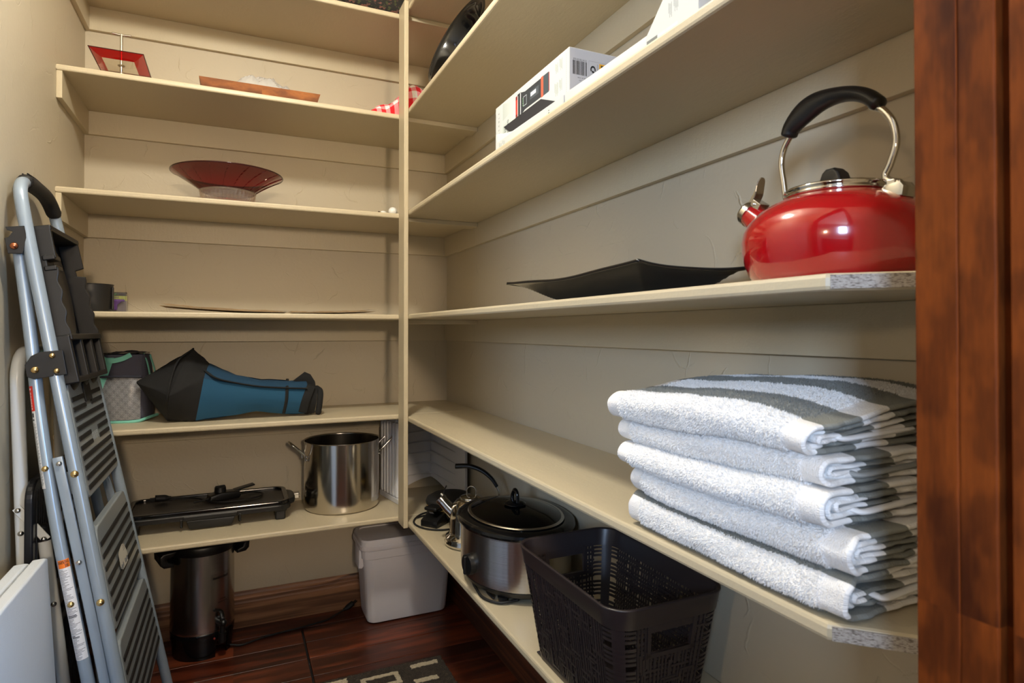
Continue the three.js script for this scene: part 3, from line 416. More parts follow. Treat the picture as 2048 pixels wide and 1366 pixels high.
{ // small silver kettle with a cantilevered black handle
  const t = thing('kettle', 'polished steel kettle with raised black handle behind slow cooker', 'kettle', [0.712, Y[6] + 0.0006, 0.775], [0, 2.62, 0]);
  part('body', lathe([[0.0001, 0.001], [0.083, 0.001], [0.087, 0.004], [0.088, 0.012], [0.084, 0.017], [0.0865, 0.021], [0.083, 0.028], [0.074, 0.034], [0.071, 0.045], [0.070, 0.080], [0.067, 0.108], [0.060, 0.128], [0.049, 0.141], [0.036, 0.147]], 80), CHROME, t);
  const lid = part('lid', lathe([[0.036, 0.147], [0.038, 0.150], [0.035, 0.153], [0.018, 0.158], [0.0001, 0.160]], 48), CHROME, t);
  part('lid_loop', sweep([V(-0.016, 0.156, 0), V(-0.017, 0.172, 0), V(-0.008, 0.185, 0), V(0.006, 0.184, 0), V(0.014, 0.172, 0), V(0.013, 0.157, 0)], () => [0.0018, 0.006], 30, 12, V(0, 0, 1)), CHROME, lid);
  part('spout', sweep([V(0.048, 0.088, 0), V(0.075, 0.113, 0), V(0.100, 0.140, 0)], (q) => [lerp(0.022, 0.0165, q), lerp(0.022, 0.0165, q)], 14, 28, V(0, 0, 1)), CHROME, t);
  part('spout_cap', [xf(merge([cyl(0.0185, 0.0185, 0.012, [0, 0, 0], [0, 0, 0], 32), cyl(0.004, 0.007, 0.010, [-0.012, 0.010, 0])]), [0.100, 0.140, 0], [0, 0, -0.75])], STEEL, t);
  part('lever', tube([V(0.092, 0.152, 0), V(0.090, 0.168, 0), V(0.083, 0.184, 0)], 0.0022, 14, 8), BLACK, t);
  part('handle_stem', sweep([V(-0.060, 0.112, 0), V(-0.088, 0.135, 0), V(-0.093, 0.165, 0), V(-0.082, 0.194, 0)], () => [0.007, 0.0028], 24, 12, V(1, 0, 0)), STEEL, t);
  part('grip', sweep([V(-0.086, 0.186, 0), V(-0.068, 0.212, 0), V(-0.036, 0.237, 0), V(0.006, 0.251, 0), V(0.052, 0.250, 0)], (q) => [lerp(0.0085, 0.011, q), lerp(0.0055, 0.0085, q)], 40, 16, V(0, 1, 0.001)), BLACK, t);
}
{ // round waffle iron with its cord coiled round it
  const t = thing('waffle_iron', 'round black waffle iron with flat handle and coiled cord', 'waffle iron', [0.742, Y[6] + 0.0006, 0.475], [0, -2.45, 0]);
  part('lower_shell', lathe([[0.0001, 0.008], [0.072, 0.008], [0.086, 0.016], [0.091, 0.032], [0.091, 0.042], [0.0001, 0.042]], 64), BLACK, t);
  part('gold_band', lathe([[0.088, 0.042], [0.0895, 0.042], [0.0895, 0.055], [0.088, 0.055]], 64), M({ color: srgb(214, 176, 96), metalness: 0.6, roughness: 0.4 }), t, 'pale gold band between the shells');
  part('upper_shell', lathe([[0.0001, 0.055], [0.091, 0.055], [0.0925, 0.062], [0.088, 0.074], [0.066, 0.086], [0.03, 0.090], [0.0001, 0.091]], 64), BLACKMATTE, t);
  part('handle', [rbox(0.052, 0.012, 0.052, 0.005, [0.113, 0.062, 0]), rbox(0.026, 0.02, 0.044, 0.005, [0.094, 0.056, 0])], BLACK, t);
  part('front_block', [creased(extrude(shape([[0.072, 0.001], [0.146, 0.001], [0.146, 0.022], [0.118, 0.034], [0.085, 0.044], [0.072, 0.042]]), 0.070, 0.003, 2)).translate(0, 0, -0.035)], BLACK, t);
  part('sticker', xf(box(0.0008, 0.017, 0.017), [0.108, 0.0385, 0.012], [0, 0, -1.15 + Math.PI / 2 - 1.2]), CARD, t, 'small white sticker');
  for (const [a, b] of [[-0.05, 0.05], [-0.05, -0.05], [0.05, 0]]) part('foot', cyl(0.009, 0.008, 0.008, [a, 0.004, b]), RUBBER, t);
}
{
  const y = Y[6] + 0.004; // the cord lies in a flat ring in front of the waffle iron
  const P = []; for (let k = 0; k <= 34; k++) { const a = -2.2 + k / 34 * 9.2, r = 0.094 + 0.007 * Math.sin(a * 1.7); P.push(V(0.674 + r * Math.cos(a) * 0.92, y + (k > 22 ? 0.0075 * smooth(22, 25, k) : 0), 0.528 + r * Math.sin(a))); }
  single('power_cord', tube(P, 0.0034, 160, 8), RUBBER, 'thin black appliance cord coiled in a ring beside shelf post', 'cord');
}
{ // white plastic organiser standing in the corner
  const W2 = M({ color: srgb(222, 222, 226), roughness: 0.5 });
  const t = thing('plastic_organizer', 'white ribbed plastic organizer shell standing in shelf corner', 'organizer', [0.578, Y[6] + 0.0008, 0.052], [0, 0.17, 0]);
  const H = 0.335, w = 0.232, d = 0.325;
  part('side_panel', [rspan(0, 0.004, 0.0, H, 0, 0.20, 0.001), rspan(-0.006, 0.006, 0, H, 0.150, 0.156, 0.001)], W2, t);
  for (let k = 0; k < 6; k++) part('slat', [rspan(-0.010, 0.001, 0.022, H - 0.012, 0.004 + k * 0.030, 0.022 + k * 0.030, 0.0025), rspan(-0.0115, -0.009, 0.030, H - 0.02, 0.016 + k * 0.030, 0.0185 + k * 0.030, 0.0008)], W2, t);
  part('foot_rail', rspan(-0.012, 0.003, 0.0, 0.020, 0.0, 0.196, 0.002), W2, t);
  // back and right wall with an arched cut-out at the bottom
  const arch = [[0, 0]]; for (let k = 0; k <= 16; k++) { const a = k / 16; arch.push([lerp(0.07, w + 0.0, a), 0.0 + 0.045 * Math.sin(a * Math.PI / 2)]); } arch.push([w, H], [0, H]);
  part('back_panel', extrude(shape(arch), 0.004), W2, t);
  const arch2 = []; for (let k = 0; k <= 16; k++) { const a = k / 16; arch2.push([lerp(0, 0.20, a), 0.045 * Math.cos(a * Math.PI / 2)]); } arch2.push([d, 0], [d, H], [0, H]);
  part('wall_panel', xf(extrude(shape(arch2), 0.004), [w, 0, 0], [0, -Math.PI / 2, 0]), W2, t);
  for (let k = 0; k < 6; k++) { const y = 0.066 + k * 0.0465; part('ledge', [sweep([V(0.055, y - 0.012, 0.005), V(0.12, y - 0.003, 0.0075), V(w - 0.035, y, 0.010), V(w - 0.012, y, 0.020), V(w - 0.008, y - 0.002, 0.06), V(w - 0.006, y - 0.010, 0.16), V(w - 0.005, y - 0.016, 0.235)], (q) => { const e = Math.sqrt(Math.max(0.02, Math.sin(Math.PI * clamp(q, 0.01, 0.99)))); return [0.006 * e, 0.0036 * e]; }, 48, 10, V(0, 1, 0.001))], W2, t); }
  part('edge_flange', rspan(w - 0.012, w + 0.001, 0, H, d - 0.006, d, 0.001), W2, t);
}
// ---------------------------------------------------------------- lowest back shelf and floor
{
  const t = thing('stock_pot', 'tall polished steel stock pot with two loop handles', 'pot', [0.394, Y[6] + 0.0006, 0.152], [0, 0.07, 0]);
  const POT = M({ color: srgb(206, 200, 190), metalness: 1, roughness: 0.16, bumpMap: rep(brushed, 1, 2), bumpScale: 0.00005 });
  part('body', lathe([[0.0001, 0.0006], [0.136, 0.0006], [0.1415, 0.003], [0.1445, 0.010], [0.1445, 0.262], [0.1475, 0.2645], [0.1470, 0.267], [0.1435, 0.266], [0.1428, 0.262], [0.1428, 0.010], [0.136, 0.006], [0.0001, 0.006]], 112), POT, t);
  for (const s of [-1, 1]) {
    part('handle', tube([V(s * 0.1475, 0.196, 0.036), V(s * 0.149, 0.214, 0.038), V(s * 0.156, 0.224, 0.040), V(s * 0.192, 0.258, 0.040), V(s * 0.199, 0.264, 0.026), V(s * 0.200, 0.265, 0), V(s * 0.199, 0.264, -0.026), V(s * 0.192, 0.258, -0.040), V(s * 0.156, 0.224, -0.040), V(s * 0.149, 0.214, -0.038), V(s * 0.1475, 0.196, -0.036)], 0.0042, 90, 12), STEEL, t);
    for (const z of [-0.037, 0.037]) for (const y of [0.200, 0.212]) part('rivet', xf(new THREE.SphereGeometry(0.0035, 12, 8), [s * 0.1425, y, z]), STEEL, t);
  }
}
{
  const t = thing('electric_griddle', 'wide black electric griddle with drip tray under front', 'griddle', [-0.078, Y[6] + 0.0006, 0.140]);
  const W = 0.545, D = 0.25, rr = (w, d, r) => rrect(w, d, r);
  const flat = (outer, y0, y1, b, holes) => xf(extrude(shape(outer, holes), y1 - y0, b, 3), [0, y0, 0], [-Math.PI / 2, 0, 0]);
  const PAN = M({ color: srgb(40, 36, 34), roughness: 0.45 });
  part('cooking_plate', [flat(rr(W - 0.04, D - 0.03, 0.03), 0.050, 0.060, 0.002)], PAN, t);
  part('plate_rim', [flat(rr(W - 0.012, D - 0.006, 0.04), 0.054, 0.070, 0.004, [rr(W - 0.046, D - 0.036, 0.028)])], BLACKGLOSS, t);
  part('base', [flat(rr(W, D, 0.045), 0.036, 0.056, 0.004, [rr(W - 0.09, D - 0.08, 0.02)])], BLACK, t);
  for (const [x, z] of [[0.235, 0.098], [-0.235, 0.098], [0.235, -0.098], [-0.235, -0.098]]) part('leg', [rbox(0.036, 0.040, 0.030, 0.006, [x, 0.0195, z]), rbox(0.044, 0.012, 0.038, 0.005, [x, 0.036, z])], BLACK, t);
  for (const s of [-1, 1]) part('side_handle', [xf(extrude(shape([[0, -0.085], [0.026, -0.06], [0.032, -0.03], [0.032, 0.03], [0.026, 0.06], [0, 0.085]]), 0.022, 0.005, 3), [s * (W / 2 - 0.012), 0.042, 0], [-Math.PI / 2, 0, s > 0 ? 0 : Math.PI])], BLACK, t);
  part('heat_socket', [rbox(0.022, 0.022, 0.030, 0.003, [W / 2 + 0.028, 0.052, -0.02]), rbox(0.004, 0.004, 0.020, 0.001, [W / 2 + 0.040, 0.052, -0.02])], STEEL, t);
  const tr = part('drip_tray', [creased(extrude(shape([[-0.074, 0.034], [-0.064, 0.006], [-0.056, 0.004], [0.064, 0.004], [0.072, 0.006], [0.082, 0.034]]), 0.10, 0.003, 2)).translate(0.0, 0, 0.02), rbox(0.172, 0.016, 0.012, 0.003, [0.004, 0.044, 0.121])], BLACK, t);
  for (const x of [-0.088, 0.098]) part('tray_clip', [rbox(0.007, 0.026, 0.010, 0.002, [x, 0.030, 0.122]), xf(new THREE.SphereGeometry(0.004, 12, 8), [x, 0.018, 0.125])], BLACK, t);
}
{
  const y = Y[6] + 0.0616, t = thing('thermostat_plug', 'black griddle heat control with dial lying on griddle plate', 'heat control', [-0.03, y, 0.10], [0, 0.28, 0]);
  part('housing', creased(extrude(shape([[-0.062, 0.0005], [0.045, 0.0005], [0.052, 0.012], [0.045, 0.026], [-0.020, 0.030], [-0.058, 0.022]]), 0.052, 0.006, 3)).translate(0, 0, -0.026), BLACK, t);
  part('dial', [cyl(0.0195, 0.021, 0.018, [-0.018, 0.038, 0], [0, 0, 0], 36), rbox(0.034, 0.008, 0.007, 0.002, [-0.018, 0.0485, 0])], BLACK, t);
  part('blade', rbox(0.075, 0.006, 0.030, 0.002, [0.070, 0.031, -0.008], [0, 0, 0.16]), BLACK, t);
  part('probe', tube([V(-0.058, 0.010, 0.004), V(-0.110, 0.007, 0.012)], 0.0035, 6, 10), BLACKMATTE, t);
}
{
  const y = Y[6] + 0.066, P = [V(0.012, y + 0.008, 0.10), V(0.06, y, 0.062), V(0.098, y, 0.085), V(0.095, y, 0.125), V(0.055, y, 0.160), V(-0.005, y, 0.172), V(-0.055, y, 0.160), V(-0.088, y, 0.128), V(-0.115, y, 0.085), V(-0.16, y + 0.002, 0.060), V(-0.205, y + 0.008, 0.058), V(-0.232, y + 0.010, 0.060)];
  const c = thing('power_cord', 'black griddle cord looping across plate to its plug', 'cord');
  part('cable', tube(P, 0.0034, 110, 8), RUBBER, c);
  part('plug', [sweep([V(-0.214, y + 0.009, 0.059), V(-0.236, y + 0.011, 0.060), V(-0.266, y + 0.013, 0.062)], (q) => [lerp(0.006, 0.0135, smooth(0.1, 0.5, q)), lerp(0.006, 0.011, smooth(0.1, 0.5, q))], 12, 14, V(0, 1, 0.001)), box(0.018, 0.0016, 0.006, [-0.274, y + 0.013, 0.056]), box(0.018, 0.0016, 0.006, [-0.274, y + 0.013, 0.068])], RUBBER, c);
}
{
  const t = thing('coffee_urn', 'steel coffee urn with black base and spigot on floor', 'coffee urn', [-0.104, 0.0006, 0.122]);
  part('body', lathe([[0.103, 0.088], [0.1065, 0.092], [0.1072, 0.10], [0.1062, 0.30], [0.1050, 0.385]], 96), BRUSHED, t);
  const base = []; // moulded base with an arched gap at the front right
  part('base', [lathe([[0.0001, 0.045], [0.1005, 0.045], [0.104, 0.060], [0.107, 0.0655], [0.1075, 0.086], [0.1055, 0.0915], [0.103, 0.092]], 80), surf((u, v) => { const a = lerp(0.95, 6.75, u), r = lerp(0.099, 0.1045, v); return [r * Math.sin(a), v * 0.064, r * Math.cos(a)]; }, 80, 3), surf((u, v) => { const a = lerp(0.95, 6.75, u), r = lerp(0.095, 0.1, v); return [r * Math.sin(a), v * 0.064, r * Math.cos(a)]; }, 80, 3), surf((u, v) => { const a = lerp(0.95, 6.75, u), r = lerp(0.095, 0.099, v); return [r * Math.sin(a), 0.0, r * Math.cos(a)]; }, 80, 1)], BLACKGLOSS, t);
  part('rim', lathe([[0.1035, 0.370], [0.1105, 0.371], [0.112, 0.386], [0.112, 0.398], [0.108, 0.405], [0.09, 0.414], [0.04, 0.424], [0.016, 0.426], [0.014, 0.440], [0.0001, 0.442]], 72), BLACK, t);
  for (const [a, s] of [[-1.28, 1], [1.86, 1]]) part('handle', xf(merge([creased(extrude(shape([[0.095, 0.394], [0.142, 0.392], [0.152, 0.382], [0.150, 0.352], [0.138, 0.340], [0.107, 0.338], [0.105, 0.352], [0.126, 0.360], [0.130, 0.370], [0.107, 0.376]]), 0.105, 0.006, 3)).translate(0, 0, -0.0525)]), [0, 0, 0], [0, -(Math.PI / 2 - a) + Math.PI, 0]), BLACK, t);
  const A = 0.56, dir = [Math.sin(A), Math.cos(A)], at = (r, y) => V(r * dir[0], y, r * dir[1]);
  part('spigot', [tube([at(0.104, 0.128), at(0.134, 0.128)], 0.012, 4, 18), tube([at(0.128, 0.142), at(0.128, 0.112), at(0.128, 0.090)], 0.0095, 8, 16), cyl(0.013, 0.0125, 0.034, [at(0.128, 0.08).x, 0.076, at(0.128, 0.08).z], [0, 0, 0], 20), xf(lathe([[0.0001, 0.0], [0.018, 0], [0.018, 0.006], [0.0001, 0.006]], 28), [at(0.104, 0).x, 0.128, at(0.104, 0).z], [Math.PI / 2, 0, -0.0]).rotateY(0)], BLACK, t);
  part('tap_lever', sweep([at(0.133, 0.138), at(0.126, 0.153), at(0.112, 0.166), V(at(0.112, 0.172).x - 0.02, 0.173, at(0.112, 0.172).z + 0.004)], (q) => [0.0085, 0.005], 20, 12, V(0, 1, 0.01)), BLACK, t);
  part('pilot_light', xf(new THREE.SphereGeometry(0.0045, 14, 10), [0.1075 * Math.sin(0.40), 0.070, 0.1075 * Math.cos(0.40)]), M({ color: srgb(110, 16, 12), roughness: 0.2 }), t);
  const print = canvasTex(512, 512, (g) => { g.clearRect(0, 0, 512, 512); g.fillStyle = '#141210'; g.textAlign = 'center'; g.font = 'bold 54px sans-serif'; g.fillText('Hamilton Beach', 256, 90, 460); g.font = 'bold 30px sans-serif'; g.fillText('HOT SURFACE', 300, 440, 170); g.fillText('SURFACE CHAUDE', 300, 482, 250); });
  part('printed_mark', surf((u, v) => { const a = lerp(0.28, 0.98, u), r = 0.1076; return [r * Math.sin(a), lerp(0.185, 0.300, v), r * Math.cos(a)]; }, 24, 2), M({ map: print, transparent: true, roughness: 0.4 }), t);
}
{
  const P = [V(-0.01, 0.012, 0.165), V(0.03, 0.005, 0.168), V(0.093, 0.0045, 0.142), V(0.165, 0.0045, 0.127), V(0.239, 0.0045, 0.118), V(0.338, 0.0045, 0.096), V(0.39, 0.008, 0.066), V(0.425, 0.016, 0.052)], c = thing('power_cord', 'black coffee urn cord trailing along floor below baseboard', 'cord');
  part('cable', tube(P, 0.0036, 80, 8), RUBBER, c);
  part('plug', [sweep([V(0.418, 0.0145, 0.054), V(0.434, 0.019, 0.048), V(0.458, 0.030, 0.040)], (q) => [lerp(0.006, 0.0125, smooth(0.1, 0.6, q)), lerp(0.006, 0.010, smooth(0.1, 0.6, q))], 12, 14), xf(box(0.016, 0.0016, 0.006), [0.465, 0.033, 0.033], [0, 0.3, 0.45]), xf(box(0.016, 0.0016, 0.006), [0.468, 0.034, 0.045], [0, 0.3, 0.45])], RUBBER, c);
}
{ // cool box: tapered body, stepped shoulder, lid with a recessed top
  const W2 = M({ color: srgb(226, 222, 224), roughness: 0.62, bumpMap: rep(paintBump, 3, 3), bumpScale: 0.0004 });
  const t = thing('cooler', 'white plastic cool box with lid standing on floor', 'cooler', [0.654, 0.0006, 0.122]);
  const ring = (w, d, r, y) => rrect(w, d, r, 0, 0, 7).map(([x, z]) => [x, y, z]);
  function skin(rows) { const R = rows.map((q) => ring(...q)); const n = R[0].length; return surf((u, v) => { const f = v * (R.length - 1), i = Math.min(R.length - 2, Math.floor(f)), q = f - i, m = Math.round(u * n) % n; return [0, 1, 2].map((c) => lerp(R[i][m][c], R[i + 1][m][c], q)); }, n, R.length - 1); }
  part('body', creased(skin([[0.02, 0.01, 0.004, 0.0], [0.30, 0.145, 0.03, 0.0], [0.326, 0.168, 0.034, 0.006], [0.333, 0.174, 0.034, 0.02], [0.366, 0.196, 0.034, 0.262], [0.366, 0.196, 0.034, 0.263], [0.377, 0.204, 0.036, 0.266], [0.381, 0.206, 0.036, 0.298], [0.36, 0.19, 0.034, 0.299]]), 0.5), W2, t);
  part('lid', creased(skin([[0.36, 0.19, 0.034, 0.299], [0.392, 0.214, 0.036, 0.300], [0.396, 0.217, 0.036, 0.304], [0.396, 0.217, 0.036, 0.318], [0.390, 0.212, 0.036, 0.321], [0.388, 0.210, 0.036, 0.336], [0.380, 0.203, 0.034, 0.342], [0.352, 0.176, 0.03, 0.342], [0.346, 0.170, 0.028, 0.3375], [0.02, 0.01, 0.004, 0.3375]]), 0.5), W2, t);
  part('latch_lip', rbox(0.16, 0.015, 0.006, 0.002, [0.07, 0.311, 0.109]), W2, t);
  for (const s of [-1, 1]) part('carry_lug', xf(xf(creased(extrude(shape([[0, 0.305], [0.022, 0.300], [0.024, 0.225], [0.010, 0.222], [0, 0.235]]), 0.09, 0.004, 2)), [0, 0, -0.045]), [s * 0.176, 0, 0.02], [0, 0, 0], [s, 1, 1]), W2, t);
}
{ // rug
  const pile = tex(256, 256, (u, v) => { const n = vnoise(u * 110, v * 110, 121), m = fbm(u * 20, v * 20, 122, 3); const b = 0.55 + 0.5 * n * m * 1.6; return [0.30 * b, 0.255 * b, 0.21 * b]; });
  const bump = tex(256, 256, (u, v) => vnoise(u * 110, v * 110, 121), false);
  const DARK = M({ map: rep(pile, 5, 5), roughness: 1, bumpMap: rep(bump, 5, 5), bumpScale: 0.004 }), CREAM = M({ color: srgb(196, 182, 156), roughness: 1, bumpMap: rep(bump, 5, 5), bumpScale: 0.004 });
  const t = thing('rug', 'dark brown rug with cream outlined rectangles and dashes', 'rug'), R = rng(9), x0 = -0.08, x1 = 0.677, z0 = 0.552, z1 = 1.75;
  const rag = (pts, a, closed = true) => { const o = []; for (let i = 0; i < pts.length; i++) { const p = pts[i], q = pts[(i + 1) % pts.length], n = Math.max(2, Math.round(Math.hypot(q[0] - p[0], q[1] - p[1]) / 0.006)); for (let k = 0; k < n; k++) o.push([lerp(p[0], q[0], k / n) + (R() - 0.5) * a, lerp(p[1], q[1], k / n) + (R() - 0.5) * a]); } return o; };
  const rect = (a, b, c, d) => [[a, c], [b, c], [b, d], [a, d]];
  part('pile', boxUV(slab(rag(rect(x0, x1, z0, z1), 0.005), 0.011, 0.0105, 0.003)), DARK, t);
  const dash = (a, b, c, d) => part('cream_bar', boxUV(slab(rag(rect(a, b, c, d), 0.005), 0.0135, 0.004, 0.001)), CREAM, t);
  const frame = (a, b, c, d, w) => part('cream_frame', boxUV(xf(extrude(shape(rag(rect(a, b, -d, -c), 0.004), [rag(rect(a + w, b - w, -d + w, -c - w), 0.004).reverse()]), 0.004, 0.001), [0, 0.0095, 0], [-Math.PI / 2, 0, 0])), CREAM, t);
  for (let k = 0; k < 5; k++) { const z = 0.578 + k * 0.265; dash(0.560, 0.655, z, z + 0.022); dash(0.548, 0.630, z + 0.092, z + 0.115); frame(0.385, 0.512, z + 0.016, z + 0.088, 0.016); dash(0.262, 0.345, z - 0.008, z + 0.016); dash(0.10, 0.20, z + 0.05, z + 0.075); frame(-0.05, 0.07, z, z + 0.07, 0.016); }
}
// ---------------------------------------------------------------- upper back shelves
{ // square red glass dessert stand
  const t = thing('dessert_stand', 'square red glass dessert stand with steel centre rod', 'dessert stand', [-0.358, Y[2] + 0.0006, 0.215]);
  const RG = M({ color: srgb(190, 10, 18), transmission: 0.72, thickness: 0, roughness: 0.04, ior: 1.5 }), CG = M({ color: srgb(232, 226, 212), transmission: 0.9, thickness: 0, roughness: 0.03 });
  const a = 0.077, b = 0.046, h0 = 0.083, h1 = 0.100;
  part('glass_centre', surf((u, v) => [lerp(-b, b, u), h0 - 0.003 * Math.sin(Math.PI * u) * Math.sin(Math.PI * v), lerp(-b * 1.4, b * 1.4, v)], 8, 8), CG, t);
  for (let q = 0; q < 4; q++) part('red_rim', surf((u, v) => { const w = lerp(-1, 1, u), o = v, X = q % 2 ? [lerp(b, a, o) * (q === 1 ? 1 : -1), lerp(b * 1.4, a * 1.3, o) * w] : [lerp(b, a, o) * w, lerp(b * 1.4, a * 1.3, o) * (q === 0 ? 1 : -1)]; return [X[0], lerp(h0, h1, o * o * 0.5 + o * 0.5), X[1]]; }, 8, 6), RG, t);
  part('rim_edge', tube([V(-a, h1, -a * 1.3), V(a, h1, -a * 1.3), V(a, h1, a * 1.3), V(-a, h1, a * 1.3)].flatMap((p, i, L) => [0, 0.02, 0.25, 0.5, 0.75, 0.98].map((k) => p.clone().lerp(L[(i + 1) % 4], k))), 0.0016, 160, 8, true), M({ color: srgb(60, 8, 10), roughness: 0.2 }), t);
  part('rod', [cyl(0.0046, 0.0046, 0.195, [0, 0.0985, 0], [0, 0, 0], 16), lathe([[0.0001, 0.086], [0.010, 0.086], [0.0115, 0.0885], [0.006, 0.091], [0.0001, 0.092]], 24), lathe([[0.0001, 0.0], [0.034, 0], [0.034, 0.003], [0.006, 0.007], [0.0001, 0.008]], 36)], CHROME, t);
  part('handle_bar', tube([V(-0.026, 0.1955, 0), V(0, 0.194, 0), V(0.026, 0.1955, 0)], 0.0036, 8, 12), CHROME, t);
}
{ // wooden tray
  const acacia = woodTex(512, 256, 131, c3(176, 108, 50), c3(84, 44, 18), [], false, 9);
  const AC = M({ map: rep(acacia, 2.6, 2.6), roughness: 0.5 });
  const t = thing('wooden_tray', 'flared rectangular acacia wood tray', 'tray', [0.083, Y[2] + 0.0006, 0.245]);
  const w0 = 0.185, w1 = 0.196, d0 = 0.122, d1 = 0.134, h = 0.034, k = 0.008;
  const side = (A, B) => { const g = surf((u, v) => { const p = lerp3(lerp3(A[0], A[1], u), lerp3(B[0], B[1], u), v); return p; }, 1, 1); return g; };
  const lerp3 = (p, q, s) => p.map((x, i) => lerp(x, q[i], s));
  const wallp = (s, ax) => { const W = (o, y) => ax === 'z' ? [[-(lerp(w0, w1, y / h) - o * 0.0), y, s * (lerp(d0, d1, y / h) - o)], [lerp(w0, w1, y / h), y, s * (lerp(d0, d1, y / h) - o)]] : [[s * (lerp(w0, w1, y / h) - o), y, -lerp(d0, d1, y / h)], [s * (lerp(w0, w1, y / h) - o), y, lerp(d0, d1, y / h)]]; return merge([side(W(0, 0), W(0, h)), side(W(k, 0), W(k, h)), side(W(0, h), W(k, h))]); };
  part('base', boxUV(rbox(w0 * 2, 0.008, d0 * 2, 0.002, [0, 0.004, 0])), AC, t);
  for (const s of [-1, 1]) { part('side', boxUV(wallp(s, 'z')), AC, t); part('side', boxUV(wallp(s, 'x')), AC, t); }
}
{ // crumpled clear bag of small dark parts lying on the tray
  const t = thing('plastic_bag', 'crumpled clear plastic bag of dark parts on wooden tray', 'bag', [0.105, Y[2] + 0.010, 0.255], [0, 0, -0.09]);
  part('film', creased(surf((u, v) => { const a = u * 2 - 1, b = v * 2 - 1, h = 0.086 * Math.pow(Math.max(0, 1 - Math.abs(a) ** 2.6), 0.6) * Math.pow(Math.max(0, 1 - Math.abs(b) ** 2.4), 0.6) * (0.85 + 0.25 * Math.cos(a * 2.2 + 0.7)); return [a * 0.132, 0.002 + h + 0.040 * (fbm(u * 11, v * 6, 141, 4) - 0.5) * smooth(0, 0.03, h), b * 0.095]; }, 46, 30), 0.4), FILM, t);
  for (let k = 0; k < 5; k++) part('dark_part', tube([V(-0.06 + k * 0.012, 0.040 + 0.003 * k, 0.05 - k * 0.02), V(0.0 + k * 0.012, 0.050, 0.03 - k * 0.015), V(0.085, 0.030 + 0.002 * k, 0.035 - k * 0.012)], 0.004, 16, 8), M({ color: srgb(52, 70, 84), roughness: 0.35 }), t);
  part('paper_slip', surf((u, v) => [lerp(-0.03, 0.075, u), 0.030 + 0.010 * Math.sin(u * 2.6), lerp(-0.05, 0.055, v)], 10, 2), CARD, t);
}
{ // gingham cloth beside the post
  const ging = tex(256, 256, (u, v) => { const a = (u * 5) % 1 < 0.5, b = (v * 5) % 1 < 0.5, n = 0.96 + 0.04 * vnoise(u * 100, v * 100, 3); return a && b ? [0.86 * n, 0.12 * n, 0.17 * n] : a || b ? [0.93 * n, 0.58 * n, 0.60 * n] : [0.97 * n, 0.95 * n, 0.93 * n]; });
  single('gingham_cloth', surf((u, v) => { const a = u, b = v * 2 - 1, prof = 0.018 + 0.160 * smooth(-0.12, 0.6, a) * (0.82 + 0.25 * Math.sin(a * 11 + 2) * 0.35), h = prof * Math.pow(Math.max(0, 1 - b * b * b * b), 0.7), f = 0.010 * Math.sin(a * 13 + b * 4) * smooth(0, 0.3, a) + 0.022 * (fbm(u * 6, v * 5, 151, 3) - 0.5); return [0.468 + a * 0.34, Y[2] + 0.002 + Math.max(0, h + f * (h > 0.012 ? 1 : 0)), 0.235 + b * 0.125 + 0.014 * Math.sin(a * 14)]; }, 60, 44, (u, v) => [u * 1.9, v * 1.5]), M({ map: ging, roughness: 0.95 }), 'crumpled red and white gingham cloth behind shelf post', 'cloth');
}
{ // dark flowered bag on the highest shelf
  const floral = tex(256, 256, (u, v) => { const f = fbm(u * 7, v * 7, 161, 4), g = fbm(u * 11 + 4, v * 11, 165, 3); const r = smooth(0.55, 0.7, f), s = smooth(0.58, 0.72, g); return [lerp(lerp(0.10, 0.42, r), 0.22, s), lerp(lerp(0.09, 0.26, r), 0.24, s), lerp(lerp(0.08, 0.22, r), 0.12, s)]; });
  const t = thing('flowered_bag', 'dark flowered fabric bag on the highest back shelf', 'bag', [0.478, Y[1] + 0.0006, 0.262]);
  part('body', rbox(0.24, 0.17, 0.24, 0.03, [0, 0.085, 0], [0, 0, 0], 5), fabric(255, 255, 255, { map: rep(floral, 2, 2) }), t);
  part('handle', tube([V(-0.06, 0.165, 0.08), V(-0.05, 0.22, 0.08), V(0.05, 0.22, 0.08), V(0.06, 0.165, 0.08)], 0.006, 30, 8), fabric(40, 34, 30), t);
}
